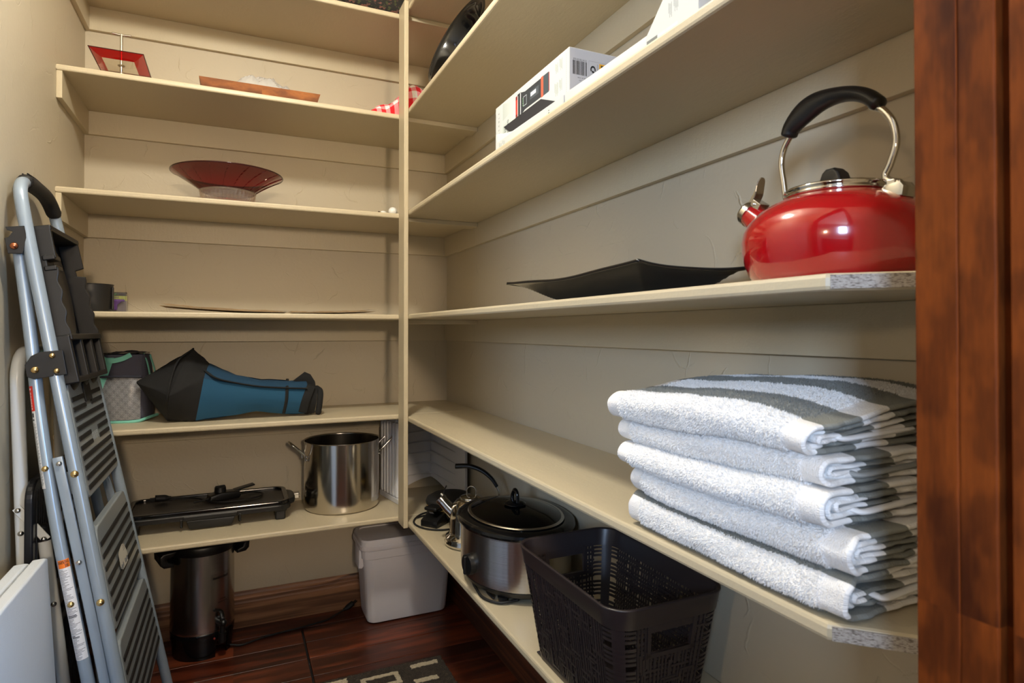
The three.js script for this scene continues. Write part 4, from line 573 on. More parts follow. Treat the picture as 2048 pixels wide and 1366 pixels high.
{ // fluted red glass bowl on a clear foot
  const t = thing('glass_bowl', 'wide fluted red glass bowl on a clear ribbed foot', 'bowl', [-0.024, Y[3] + 0.0006, 0.238]);
  const RG = M({ color: srgb(120, 20, 26), transmission: 0.86, thickness: 0, roughness: 0.05, ior: 1.5 }), CG = M({ color: srgb(246, 242, 236), transmission: 0.85, thickness: 0, roughness: 0.05 });
  const prof = (v) => { const r = 0.091 + (0.186 - 0.091) * Math.pow(v, 1.12), y = 0.054 + 0.064 * Math.pow(v, 0.92); return [r, y]; };
  const pet = (ins) => surf((u, v) => { const a = u * Math.PI * 2, tw = a + 0.22 * v, k = 18, f = ((tw * k / (2 * Math.PI)) % 1 + 1) % 1, [r, y] = prof(v), rr = r * (1 + 0.05 * Math.sin(Math.PI * (0.15 + 0.75 * v)) * (f - 0.5)) - ins; return [rr * Math.cos(a), y + 0.004 * v * (1 - v) * (f - 0.5) + (ins ? 0.003 : 0), rr * Math.sin(a)]; }, 360, 20);
  part('bowl_wall', creased(pet(0), 0.5), RG, t);
  part('rim', tube(Array.from({ length: 72 }, (_, i) => { const a = i / 72 * Math.PI * 2; return V(0.1845 * Math.cos(a), 0.1185, 0.1845 * Math.sin(a)); }), 0.0024, 216, 8, true), M({ color: srgb(54, 10, 12), roughness: 0.08 }), t);
  part('bowl_floor', lathe([[0.0001, 0.050], [0.06, 0.051], [0.091, 0.055]], 60), RG, t);
  part('foot', creased(surf((u, v) => { const a = u * Math.PI * 2, rib = 0.5 + 0.5 * Math.cos(a * 40), r = lerp(0.062, 0.091, Math.pow(v, 0.7)) * (1 + 0.10 * rib * Math.sin(Math.PI * v)); return [r * Math.cos(a), 0.001 + v * 0.053, r * Math.sin(a)]; }, 320, 10), 0.5), CG, t);
  part('foot_ring', lathe([[0.088, 0.050], [0.0945, 0.052], [0.0945, 0.056], [0.088, 0.058]], 72), CG, t); part('foot_base', [lathe([[0.0001, 0.001], [0.062, 0.001], [0.064, 0.004], [0.0001, 0.004]], 60)], CG, t);
}
{ // small white ornaments by the post
  const W2 = M({ color: srgb(232, 232, 228), roughness: 0.35 });
  const a = thing('white_knob', 'small round white ceramic knob beside shelf post', 'knob', [0.560, Y[3] + 0.0006, 0.31]);
  part('ball', xf(new THREE.SphereGeometry(0.017, 28, 20), [0, 0.021, 0]), W2, a); part('collar', lathe([[0.0001, 0], [0.011, 0], [0.013, 0.003], [0.008, 0.008]], 24), STEEL, a);
  const b = thing('white_knob', 'white ceramic knob lying on its side by shelf post', 'knob', [0.520, Y[3] + 0.0006, 0.325], [0, 0.6, 0]);
  part('ball', xf(new THREE.SphereGeometry(0.010, 24, 16), [0, 0.0102, 0], [0, 0, 0], [1.4, 0.8, 1]), W2, b); part('collar', cyl(0.006, 0.004, 0.014, [-0.018, 0.007, 0], [0, 0, Math.PI / 2]), STEEL, b);
}
{ // black pan and a small blister pack
  const t = thing('cake_pan', 'deep round black baking pan at left end of shelf', 'pan', [-0.432, Y[4] + 0.0006, 0.262]);
  const r = 0.062; part('body', lathe([[0.0001, 0.001], [0.055, 0.001], [0.0585, 0.004], [0.0605, 0.030], [0.062, 0.088], [0.0642, 0.0905], [0.0635, 0.092], [0.061, 0.090], [0.0595, 0.030], [0.057, 0.005], [0.0001, 0.003]], 72), M({ color: srgb(30, 29, 29), roughness: 0.4 }), t);
  part('handle_lug', sweep([V(-0.045, 0.082, 0.045), V(-0.05, 0.105, 0.050), V(-0.043, 0.120, 0.048), V(-0.034, 0.112, 0.050)], () => [0.008, 0.004], 16, 10), BLACK, t);
  part('rim_clip', rbox(0.006, 0.075, 0.012, 0.002, [0.0625, 0.045, 0.012]), BLACK, t);
}
{
  const art = canvasTex(256, 256, (g) => {
    g.fillStyle = '#2a1512'; g.fillRect(0, 0, 256, 44); g.fillStyle = '#4c9a3a'; g.beginPath(); g.ellipse(118, 24, 16, 8, -0.4, 0, 7); g.fill(); g.fillRect(118, 22, 46, 4);
    g.fillStyle = '#c9cf6a'; g.fillRect(0, 44, 256, 58); g.fillStyle = '#54406a'; g.font = 'bold 23px sans-serif'; g.fillText('SINGLE SERVE', 8, 70, 200); g.fillText('COFFEE FILTER CUP', 8, 95, 236);
    g.fillStyle = '#8d8082'; g.fillRect(0, 102, 256, 138); g.fillStyle = '#56c22e'; g.fillRect(0, 240, 256, 16);
  });
  const t = thing('blister_pack', 'small retail pack with a purple scoop inside', 'pack', [-0.386, Y[4] + 0.0006, 0.115]);
  part('card', box(0.066, 0.076, 0.002, [0, 0.038, -0.014]), M({ map: art, roughness: 0.6 }), t);
  part('blister', rbox(0.064, 0.073, 0.026, 0.006, [0.001, 0.0375, 0.0]), M({ color: srgb(240, 240, 240), transmission: 0.95, thickness: 0, roughness: 0.05 }), t);
  part('scoop', [lathe([[0.004, 0.012], [0.007, 0.014], [0.008, 0.032], [0.019, 0.040], [0.021, 0.047], [0.017, 0.050], [0.0001, 0.049]], 28, [-0.002, 0, -0.002], [0, 0, 0], [1, 1, 0.4]), rbox(0.016, 0.007, 0.006, 0.002, [0.020, 0.046, -0.002])], M({ color: srgb(96, 22, 140), roughness: 0.4 }), t, 'purple plastic scoop');
}
{ // two flat clear packets
  const KR = M({ color: srgb(196, 160, 112), roughness: 0.8 });
  const mk = (label, x, w, bend) => { const t = thing('clear_packet', label, 'packet', [x, Y[4] + 0.0006, 0.25], [0, 0, 0], 'flat clear packets'); part('sheet', surf((u, v) => [lerp(-w, w, u), 0.002 + bend(u), lerp(-0.11, 0.11, v)], 24, 3), KR, t); part('film', creased(surf((u, v) => [lerp(-w - 0.006, w + 0.008, u), 0.004 + bend(u) * 1.15 + 0.006 * fbm(u * 10, v * 8, x * 50 | 0, 3), lerp(-0.115, 0.115, v)], 30, 10), 0.4), FILM, t); };
  mk('flat clear packet bowed up at its left end, nearer the black pan', -0.030, 0.198, (u) => 0.018 * Math.pow(1 - u, 2) + 0.002);
  mk('flat clear packet of tan sheets lying nearer the shelf post', 0.335, 0.150, (u) => 0.009 * u * u + 0.001);
}
// ---------------------------------------------------------------- bags on the fifth shelf
{
  const NAVY = fabric(72, 72, 86), MINT = fabric(132, 208, 190), t = thing('lunch_bag', 'grey insulated lunch bag with mint trim and mesh pocket', 'bag', [-0.348, Y[5] + 0.0006, 0.135], [0, -0.12, 0]);
  part('body', creased(surf((u, v) => { const a = u * 2 * Math.PI, bul = 1 + 0.06 * Math.sin(Math.PI * v) + 0.02 * (fbm(u * 8, v * 4, 171, 2) - 0.5), w = lerp(0.079, 0.066, v) * bul, d = lerp(0.082, 0.062, v) * bul, e = (x) => Math.sign(x) * Math.pow(Math.abs(x), 0.45); const tk = v < 0.06 ? lerp(0.86, 1, v / 0.06) : 1; return [w * e(Math.cos(a)) * tk, v * 0.232, d * e(Math.sin(a)) * tk]; }, 64, 24), 0.7), NAVY, t);
  part('base', rbox(0.134, 0.004, 0.138, 0.0015, [0, 0.002, 0]), NAVY, t);
  part('top', creased(surf((u, v) => [lerp(-0.066, 0.066, u), 0.230 + 0.014 * Math.sin(Math.PI * u) * 0.3 + 0.012 * fbm(u * 5, v * 4, 174, 2), lerp(-0.062, 0.062, v)], 16, 12), 0.7), fabric(44, 44, 54), t);
  const net = tex(256, 256, (u, v) => { const p = (u + v) * 26, q = (u - v) * 26, f = (x) => Math.abs(((x % 1) + 1) % 1 - 0.5); return f(p) < 0.13 || f(q) < 0.13 ? 1 : 0; }, false);
  part('pocket_lining', surf((u, v) => [lerp(-0.060, 0.062, u), lerp(0.012, 0.150, v), 0.0905 - 0.010 * Math.pow(Math.abs(u - 0.5) * 2, 3) - 0.010 * v], 12, 8), M({ color: srgb(36, 36, 42), roughness: 0.5 }), t);
  part('mesh_pocket', surf((u, v) => [lerp(-0.062, 0.064, u), lerp(0.010, 0.156, v), 0.0950 + 0.006 * Math.sin(Math.PI * v) - 0.012 * Math.pow(Math.abs(u - 0.5) * 2, 3) - 0.010 * v + 0.004 * (fbm(u * 4, v * 4, 177, 2) - 0.5)], 20, 14, (u, v) => [u * 1.3, v * 1.3]), M({ color: srgb(176, 178, 182), roughness: 0.25, alphaMap: net, alphaTest: 0.5 }), t);
  part('pocket_hem', tube([V(-0.062, 0.157, 0.082), V(0, 0.159, 0.0925), V(0.064, 0.156, 0.080)], 0.004, 16, 8), fabric(58, 60, 74), t);
  part('mint_panel', surf((u, v) => [lerp(-0.070, lerp(-0.056, -0.018, Math.pow(v, 0.8)), u), lerp(0.10, 0.222, v), lerp(0.079, 0.0735, u) + 0.004 - 0.012 * v + 0.010], 6, 10), MINT, t, 'mint green side panel');
  const ribbon = (pts, w, up) => sweep(pts, () => [w, 0.0016], 30, 8, up);
  part('front_strap', ribbon([V(-0.072, 0.226, 0.066), V(-0.03, 0.212, 0.080), V(0.005, 0.218, 0.078), V(0.030, 0.232, 0.066)], 0.0085, V(0, 0.1, 1)), MINT, t);
  part('side_strap', ribbon([V(0.058, 0.236, 0.02), V(0.072, 0.200, 0.03), V(0.080, 0.150, 0.02), V(0.086, 0.120, -0.01), V(0.080, 0.165, -0.04), V(0.066, 0.228, -0.03)], 0.010, V(1, 0.1, 0)), MINT, t);
  part('base_piping', tube([V(-0.068, 0.008, 0.05), V(-0.060, 0.004, 0.078), V(0, 0.003, 0.088), V(0.055, 0.004, 0.084), V(0.078, 0.010, 0.04), V(0.092, 0.012, -0.02)], 0.0055, 30, 8), MINT, t);
}
{ // long carrying bag lying on its side: pinched black base, blue body, rolled black end
  const t = thing('carrying_bag', 'long blue carrying bag with pinched black base lying sideways', 'bag', [-0.002, Y[5] + 0.001, 0.05]);
  const BK = fabric(17, 17, 18), BL = fabric(22, 76, 108), BD = fabric(18, 58, 86);
  // sections: four corners top, front, bottom, back as [x, y, z]
  const S = [
    [[-0.300, 0.142, 0.20], [-0.301, 0.138, 0.204], [-0.300, 0.135, 0.20], [-0.299, 0.138, 0.196]],
    [[-0.132, 0.250, 0.17], [-0.196, 0.100, 0.290], [-0.208, 0.004, 0.215], [-0.150, 0.110, 0.090]],
    [[-0.078, 0.196, 0.17], [-0.094, 0.150, 0.272], [-0.120, 0.003, 0.245], [-0.095, 0.080, 0.090]],
    [[0.010, 0.153, 0.175], [0.000, 0.128, 0.262], [-0.010, 0.014, 0.240], [0.000, 0.070, 0.110]],
    [[0.090, 0.135, 0.18], [0.085, 0.112, 0.258], [0.075, 0.024, 0.238], [0.085, 0.065, 0.125]],
    [[0.180, 0.128, 0.18], [0.178, 0.104, 0.255], [0.168, 0.010, 0.235], [0.178, 0.060, 0.130]],
    [[0.245, 0.124, 0.18], [0.250, 0.098, 0.250], [0.240, 0.004, 0.232], [0.245, 0.055, 0.130]],
    [[0.276, 0.110, 0.18], [0.284, 0.085, 0.240], [0.274, 0.006, 0.228], [0.278, 0.050, 0.140]]];
  const loft = (a, b, q0, q1, nu = 20, nv = 16) => surf((u, v) => { const f = lerp(a, b, v), i = Math.min(S.length - 2, Math.floor(f)), w = f - i, g = lerp(q0, q1, u), k = Math.min(3, Math.floor(g)), e = g - k, se = e, A = S[i], B = S[i + 1], c = (X, c2) => lerp(X[k % 4][c2], X[(k + 1) % 4][c2], se); const p = [0, 1, 2].map((j) => lerp(c(A, j), c(B, j), w)); const bul = Math.sin(Math.PI * e) * 0.016 * smooth(0, 1, f), ny = k === 0 || k === 3 ? 1 : -1, nz = k < 2 ? 1 : -1; p[1] += bul * 0.5 * ny * (k === 1 ? 0.2 : 1); p[2] += bul * 0.8 * nz; p[1] = Math.max(0.001, p[1] + 0.006 * (fbm(u * 5, v * 6, 181 + k, 2) - 0.5)); return p; }, nu, nv);
  part('base_cap', [loft(0, 1, 0, 4, 64, 14), loft(1, 2, 0, 4, 64, 14)], BK, t);
  part('front_panel', loft(2, 6, 1, 2, 14, 44), BL, t);
  part('upper_panel', loft(2, 6, 0, 1, 14, 44), BD, t);
  part('rear_panel', loft(2, 6, 2, 4, 20, 44), BD, t);
  part('end_cap', [loft(6, 7, 0, 4, 48, 6), surf((u, v) => { const a = S[7], e = u * 4, k = Math.min(3, Math.floor(e)), w = e - k, p = [0, 1, 2].map((j) => lerp(a[k % 4][j], a[(k + 1) % 4][j], w)), c = [0.285, 0.062, 0.195]; return [0, 1, 2].map((j) => lerp(p[j], c[j], v)); }, 32, 4)], BK, t);
  part('piping', sweep([V(-0.092, 0.176, 0.252), V(-0.055, 0.150, 0.272), V(0.0, 0.1325, 0.266), V(0.085, 0.115, 0.262), V(0.178, 0.106, 0.259), V(0.246, 0.101, 0.254)], (q) => [0.006, 0.003], 40, 10), BK, t);
  part('seam', tube([V(-0.132, 0.250, 0.17), V(-0.178, 0.205, 0.235), V(-0.200, 0.105, 0.292), V(-0.204, 0.050, 0.262), V(-0.205, 0.012, 0.222)], 0.0032, 30, 8), BK, t);
  part('band', [sweep([V(0.176, 0.108, 0.2575), V(0.174, 0.062, 0.2605), V(0.166, 0.012, 0.2395)], () => [0.0055, 0.0022], 20, 8, V(0, 0, 1)), sweep([V(0.176, 0.108, 0.2575), V(0.182, 0.133, 0.19)], () => [0.0055, 0.0022], 8, 8, V(0, 1, 0))], BK, t);
  part('strap_flap', [xf(creased(extrude(shape([[0.200, 0.128], [0.243, 0.160], [0.264, 0.150], [0.281, 0.122], [0.286, 0.085], [0.262, 0.108], [0.232, 0.122]]), 0.006, 0.002, 2)), [0, 0, 0.236], [0, 0.12, 0])], BK, t);
  part('strap_tail', [sweep([V(0.262, 0.108, 0.246), V(0.243, 0.060, 0.258), V(0.232, 0.012, 0.246)], () => [0.016, 0.002], 20, 8, V(0, 0, 1))], BK, t);
  part('end_roll', tube([V(0.288, 0.010, 0.235), V(0.293, 0.05, 0.238), V(0.296, 0.085, 0.225), V(0.288, 0.095, 0.19)], 0.011, 24, 12), BK, t);
}
// ---------------------------------------------------------------- upper right shelves
{
  const t = thing('black_bowl', 'large glossy black bowl standing on its rim', 'bowl', [0.672, Y[2] + 0.152, 0.735]);
  const q = new THREE.Quaternion().setFromUnitVectors(V(0, 1, 0), V(-0.90, 0.36, 0.16).normalize());
  const rot = (g) => g.applyQuaternion(q);
  part('body', rot(lathe([[0.0001, -0.085], [0.07, -0.085], [0.095, -0.082], [0.112, -0.070], [0.128, -0.040], [0.134, -0.030], [0.1375, -0.012], [0.146, -0.004], [0.157, 0.0], [0.158, 0.004], [0.148, 0.004], [0.134, -0.008], [0.124, -0.036], [0.108, -0.064], [0.09, -0.075], [0.0001, -0.078]], 96)), BLACKGLOSS, t);
  part('rim_bead', rot(xf(new THREE.TorusGeometry(0.157, 0.0035, 12, 120), [0, 0.002, 0], [Math.PI / 2, 0, 0])), BLACKGLOSS, t);
}
{
  const SMALL = (g, x, y, w, n, c = '#8a938c') => { g.fillStyle = c; for (let k = 0; k < n; k++) g.fillRect(x + k * 9, y + (k * 37 % 11), 4, w * (0.6 + 0.4 * ((k * 53) % 7) / 7)); };
  const face = canvasTex(1024, 360, (g) => {
    g.fillStyle = '#c0c2bf'; g.fillRect(0, 0, 1024, 360);
    let lg = g.createLinearGradient(60, 0, 300, 0); lg.addColorStop(0, '#a9b0a8'); lg.addColorStop(1, '#c4c8c3'); g.fillStyle = lg; g.beginPath(); g.moveTo(120, 4); g.lineTo(330, 50); g.lineTo(330, 84); g.lineTo(120, 112); g.fill(); g.beginPath(); g.moveTo(120, 330); g.lineTo(120, 150); g.lineTo(330, 98); g.lineTo(330, 146); g.fill();
    g.fillStyle = '#c7dcc6'; g.fillRect(104, 0, 10, 360);
    g.save(); g.translate(62, 340); g.rotate(-Math.PI / 2); g.fillStyle = '#5b625c'; g.font = '24px sans-serif'; 'RECHARGEABLE'.split('').forEach((ch, i) => g.fillText(ch, i * 26, 0)); g.restore();
    g.save(); g.translate(172, 300); g.rotate(-Math.PI / 2); g.fillStyle = '#4b504c'; g.font = 'bold 30px sans-serif'; g.fillText('TWIST', 60, 0); g.fillText('FOCUSING', 22, 44); g.restore();
    g.save(); g.translate(0, -46);
    g.fillStyle = '#c8382c'; g.fillRect(330, 76, 30, 128); g.fillStyle = '#7a1c16'; g.fillRect(330, 76, 30, 22); g.fillRect(330, 182, 30, 22); g.fillStyle = '#23262a'; g.fillRect(360, 70, 52, 138); g.fillStyle = '#e8ecee'; g.fillRect(360, 80, 6, 118); g.fillRect(400, 72, 8, 134);
    g.fillStyle = '#2b3035'; g.beginPath(); g.moveTo(412, 74); g.lineTo(470, 86); g.lineTo(690, 86); g.lineTo(690, 190); g.lineTo(470, 190); g.lineTo(412, 206); g.fill(); g.fillStyle = '#454d54'; g.fillRect(540, 112, 120, 46); g.fillStyle = '#fff'; g.fillRect(552, 120, 70, 22); g.fillStyle = '#2b3035'; for (let k = 0; k < 7; k++) g.fillRect(560 + k * 9, 120, 3, 22); g.strokeStyle = '#aab4ba'; g.lineWidth = 4; g.strokeRect(446, 112, 46, 52); g.fillStyle = '#6fce5a'; for (let k = 0; k < 4; k++) g.fillRect(436, 116 + k * 13, 5, 7);
    g.fillStyle = '#d0583e'; g.fillRect(690, 82, 30, 112); g.fillStyle = '#39464c'; g.fillRect(720, 84, 70, 108); g.fillStyle = '#b03a34'; g.fillRect(790, 88, 8, 100); g.restore();
    SMALL(g, 870, 30, 60, 4); SMALL(g, 920, 20, 70, 4); SMALL(g, 862, 130, 80, 5); SMALL(g, 915, 126, 70, 4); SMALL(g, 866, 236, 80, 5); SMALL(g, 920, 232, 84, 4); g.fillStyle = '#9aa29c'; for (let k = 0; k < 30; k++) g.fillRect(994, 20 + k * 10, 4, 6);
  });
  const end = canvasTex(512, 512, (g) => {
    g.fillStyle = '#bcbdc2'; g.fillRect(0, 0, 512, 512); const R = rng(6); let x = 28; g.fillStyle = '#27262a'; while (x < 170) { const w = 2 + R() * 8; g.fillRect(x, 86, w, 100); x += w + 2 + R() * 7; } g.save(); g.translate(170, 78); g.rotate(Math.PI); g.font = '18px sans-serif'; g.fillText('8 741700 501028', 0, 8, 140); g.restore(); g.save(); g.translate(160, 202); g.rotate(Math.PI); g.fillText('REF: ART. 1707006', 0, 0, 130); g.fillText('90221', 42, -20); g.restore();
    g.strokeStyle = '#9a9aa0'; g.lineWidth = 3; g.strokeRect(196, 70, 300, 130); g.fillStyle = '#6c6c72'; g.fillRect(286, 84, 4, 100); g.lineWidth = 13; g.strokeStyle = '#1c1c1e'; g.beginPath(); g.arc(240, 130, 22, 2.6, 6.6); g.stroke(); g.fillStyle = '#1c1c1e'; g.beginPath(); g.arc(240, 140, 14, 0, 3.4); g.fill();
    g.fillStyle = '#dfa32c'; g.beginPath(); g.moveTo(306, 78); g.lineTo(430, 78); g.arc(400, 120, 60, -0.6, 1.6); g.lineTo(345, 190); g.arc(345, 150, 40, 1.6, 3.1); g.fill(); g.lineWidth = 6; g.strokeStyle = '#2e2416'; g.strokeRect(328, 100, 40, 66); g.fillStyle = '#2e2416'; g.fillRect(324, 88, 48, 14); g.beginPath(); g.arc(348, 134, 13, 0, 7); g.stroke(); g.fillStyle = '#e9eaee'; g.beginPath(); g.arc(424, 128, 34, 0, 7); g.fill(); g.lineWidth = 5; g.beginPath(); g.arc(424, 128, 20, 0, 7); g.moveTo(424, 108); g.lineTo(424, 146); g.stroke();
  });
  const a = thing('torch_box', 'white retail box printed with a torch, rear of the pair', 'box', [0, Y[3] + 0.0006, 0], [0, 0, 0]);
  part('carton', rspan(0.640, 0.764, 0, 0.155, 1.154, 1.552, 0.0015), CARD, a);
  part('printed_face', xf(new THREE.PlaneGeometry(0.395, 0.152), [0.6396, 0.0775, 1.353], [0, -Math.PI / 2, 0]), M({ map: face, roughness: 0.55 }), a);
  part('printed_end', xf(new THREE.PlaneGeometry(0.121, 0.152), [0.702, 0.0775, 1.5524]), M({ map: end, roughness: 0.55 }), a);
  part('dark_window_panel', xf(extrude(shape([[1.212, 0.087], [1.262, 0.056], [1.500, 0.056], [1.425, 0.087]]), 0.001), [0.6386, 0, 0], [0, -Math.PI / 2, 0]), M({ color: srgb(30, 29, 33), roughness: 0.7 }), a, 'dark panel in place of the open window');  // flat dark panel, its colour stands for the shade inside the cut-out
  const strip = canvasTex(512, 64, (g) => { g.fillStyle = '#c0c2bf'; g.fillRect(0, 0, 512, 64); SMALL(g, 30, 10, 40, 3, '#9aa39d'); SMALL(g, 60, 8, 34, 3, '#9aa39d'); g.fillStyle = '#c5e0c4'; g.fillRect(400, 6, 5, 58); g.fillStyle = '#5d6660'; g.fillRect(420, 20, 8, 5); g.fillRect(420, 32, 8, 7); });
  const low = (z0, z1, pts, label, x) => { const t = thing('carton', label, 'box', [0, Y[3] + 0.0006, 0]); part('shell', creased(xf(extrude(shape(pts), 0.034, 0.0012, 2), [x + 0.034, 0, 0], [0, -Math.PI / 2, 0])), CARD, t); return t; };
  const b = low(1.196, 1.598, [[1.247, 0], [1.598, 0], [1.598, 0.029], [1.575, 0.029], [1.350, 0.031], [1.290, 0.042], [1.262, 0.050], [1.247, 0.0505]], 'low white carton with sloping top in front of torch box', 0.600);
  part('printed_strip', xf(new THREE.PlaneGeometry(0.345, 0.026), [0.5996, 0.0145, 1.4225], [0, -Math.PI / 2, 0]), M({ map: strip, roughness: 0.55 }), b);
  const c = low(1.602, 1.995, [[1.603, 0], [1.992, 0], [1.992, 0.150], [1.975, 0.128], [1.872, 0.0285], [1.70, 0.029], [1.603, 0.031]], 'white carton rising in a slope towards the door', 0.600);
  const txt = canvasTex(512, 512, (g) => { g.fillStyle = '#c0c2bf'; g.fillRect(0, 0, 512, 512); g.fillStyle = '#676b6a'; g.fillRect(20, 452, 110, 60); g.fillStyle = '#c3c8c8'; g.fillRect(130, 452, 80, 60); g.fillRect(214, 452, 110, 60); g.fillStyle = '#33464f'; g.fillRect(262, 470, 10, 26); g.fillRect(290, 476, 12, 16); SMALL(g, 240, 330, 90, 4, '#7d8386'); SMALL(g, 290, 300, 110, 5, '#7d8386'); SMALL(g, 350, 250, 130, 5, '#6e7476'); SMALL(g, 400, 200, 90, 3, '#7d8386'); g.fillStyle = '#3f4446'; for (let k = 0; k < 16; k++) g.fillRect(484, 60 + k * 16, 6, 10); });
  part('printed_face', (() => { const g = xf(new THREE.ShapeGeometry(shape([[1.866, 0.001], [1.991, 0.001], [1.991, 0.146], [1.974, 0.125], [1.870, 0.026]])), [0.5996, 0, 0], [0, -Math.PI / 2, 0]); const P = g.attributes.position, U = g.attributes.uv; for (let i = 0; i < P.count; i++) U.setXY(i, (P.getZ(i) - 1.866) / 0.126, P.getY(i) / 0.15); return g; })(), M({ map: txt, roughness: 0.55 }), c);
}
// ---------------------------------------------------------------- ladder, step stool and folded table along the left wall
{
  const tilt = Math.atan(0.19), t = thing('step_ladder', 'folded grey three tread step ladder with black top tray', 'ladder', [-0.181, 0, 0.712], [0, 0, tilt]);
  const half = (v) => lerp(0.285, 0.160, clamp(v / 1.5)), R = 0.0142;
  const BLK = M({ color: srgb(15, 15, 17), roughness: 0.42 }), TRD = M({ color: srgb(132, 139, 143), roughness: 0.30 });
  // front frame: two rails joined by the hand loop
  const mk = (s) => [V(0, 0.016, s * half(0)), V(0, 0.4, s * half(0.4)), V(0, 0.8, s * half(0.8)), V(0, 1.2, s * half(1.2)), V(0, 1.40, s * half(1.4)), V(0, 1.49, s * 0.158), V(0, 1.535, s * 0.146), V(0, 1.563, s * 0.115), V(0, 1.572, s * 0.07)];
  part('front_rail', tube(mk(1), R, 110, 16), LADDERGREY, t); part('front_rail', tube(mk(-1), R, 110, 16), LADDERGREY, t);
  part('hand_loop', tube([V(0, 1.572, 0.072), V(0, 1.573, 0), V(0, 1.572, -0.072)], R, 10, 16), LADDERGREY, t);
  part('grip_sleeve', [tube([V(0.001, 1.5725, 0.085), V(0.001, 1.575, 0.03), V(0.001, 1.575, -0.03), V(0.001, 1.570, -0.085), V(0.001, 1.557, -0.118), V(0.001, 1.535, -0.143)], 0.0185, 40, 16), ...[-0.006, 0.004].map((o) => tube([V(0.004 + o, 1.593, 0.08), V(0.004 + o, 1.595, 0), V(0.004 + o, 1.590, -0.08)], 0.002, 20, 6))], RUBBER, t);
  // rear frame
  const off = (v) => lerp(-0.060, -0.024, smooth(0.75, 1.5, v)), hr = (v) => half(v) - 0.017;
  for (const s of [1, -1]) part('rear_rail', tube([V(off(0), 0.016, s * hr(0)), V(off(0.5), 0.5, s * hr(0.5)), V(off(0.75), 0.75, s * hr(0.75)), V(off(1), 1.0, s * hr(1)), V(off(1.2), 1.2, s * hr(1.2)), V(off(1.41), 1.41, s * hr(1.41))], 0.0135, 60, 16), LADDERGREY, t);
  part('rear_brace', [tube([V(off(0.26), 0.26, hr(0.26)), V(off(0.26), 0.26, -hr(0.26))], 0.009, 4, 12), tube([V(off(0.75), 0.75, hr(0.75)), V(off(0.75), 0.75, -hr(0.75))], 0.009, 4, 12)], LADDERGREY, t);
  for (const [v, x] of [[0, 0], [0, -0.060]]) for (const s of [1, -1]) part('rubber_foot', cyl(0.018, 0.019, 0.034, [x, 0.0175, s * (x ? hr(0) : half(0))], [0, 0, -tilt]), RUBBER, t);
  // link bars at the sides
  for (const s of [1, -1]) { const z = (v) => s * (half(v) - 0.004); part('link_bar', [sweep([V(-0.030, 0.90, z(0.9)), V(-0.026, 0.5, z(0.5)), V(-0.026, 0.21, z(0.21))], () => [0.004, 0.011], 20, 10, V(1, 0, 0), 0.5)], LADDERGREY, t); }
  // treads folded into the plane of the ladder
  const tread = (v0, v1, ribs, stick, extra) => {
    const vm = (v0 + v1) / 2, w = 2 * (half(vm) - 0.018), wt = 2 * (half(v1) - 0.018), wb = 2 * (half(v0) - 0.018), h = v1 - v0;
    const sh = shape([[-wb / 2 + 0.016, v0], [wb / 2 - 0.016, v0], [wb / 2 - 0.004, v0 + 0.006], [wb / 2, v0 + 0.02], [wt / 2, v1 - 0.03], [wt / 2 - 0.012, v1 - 0.006], [wt / 2 - 0.03, v1], [-wt / 2 + 0.03, v1], [-wt / 2 + 0.012, v1 - 0.006], [-wt / 2, v1 - 0.03], [-wb / 2, v0 + 0.02], [-wb / 2 + 0.004, v0 + 0.006]]);
    const lean = -0.05, tr = part('tread', xf(extrude(sh, 0.020, 0.004, 3), [0, 0, 0], [0, -Math.PI / 2, 0]).applyMatrix4(new THREE.Matrix4().makeTranslation(0.012, 0, 0)), TRD, t);
    for (let k = 0; k < ribs; k++) { const v = lerp(v0 + 0.022, v1 - 0.045, k / (ribs - 1)), L = 2 * (half(v) - 0.034); const bar = (a, b) => part('grip_rib', rbox(0.004, 0.0115, b - a, 0.0018, [0.0128, v, (a + b) / 2]), RUBBER, tr); if (extra && (k === 4 || k === 5)) { bar(-L / 2, -0.045); bar(0.045, L / 2); } else if (extra && k >= ribs - 2) { bar(-L / 2, -0.03); bar(0.035, L / 2); } else bar(-L / 2, L / 2); }
    part('back_flange', [rspan(-0.024, -0.006, v0 + 0.02, v0 + 0.075, wb / 2 - 0.008, wb / 2, 0.003), rspan(-0.024, -0.006, v0 + 0.02, v0 + 0.075, -wb / 2, -wb / 2 + 0.008, 0.003)], LADDERGREY, tr);
    return tr;
  };
  const t1 = tread(0.785, 1.068, 10, false, true); part('latch_pad', rbox(0.006, 0.050, 0.070, 0.003, [0.0145, 1.030, 0.0]), RUBBER, t1);
  part('embossed_mark', Array.from({ length: 6 }, (_, k) => rbox(0.001, 0.020, 0.005, 0.0004, [0.0126, 0.912, -0.03 + k * 0.012])), M({ color: srgb(150, 156, 160), roughness: 0.4 }), t1);
  const t2 = tread(0.462, 0.712, 7), lab = canvasTex(256, 128, (g) => { g.fillStyle = '#cfccc2'; g.fillRect(0, 0, 256, 128); g.fillStyle = '#3b4f6e'; for (let k = 0; k < 9; k++) g.fillRect(22 + k * 24, 26 + (k % 2) * 5, 15, 24); g.fillStyle = '#8d8a83'; for (let k = 0; k < 4; k++) g.fillRect(26, 70 + k * 12, 150 - k * 18, 4); });
  part('torn_sticker', xf(new THREE.ShapeGeometry(shape([[-0.056, -0.018], [-0.03, -0.028], [0.045, -0.030], [0.056, -0.010], [0.040, 0.020], [0.010, 0.029], [-0.050, 0.022]])), [0.0158, 0.575, 0.01], [0, Math.PI / 2, 0]).applyMatrix4(new THREE.Matrix4()), (() => M({ map: rep(lab, 8.5, 16), color: srgb(255, 255, 255), roughness: 0.6 }))(), t2, 'torn paper sticker');
  tread(0.205, 0.430, 6);
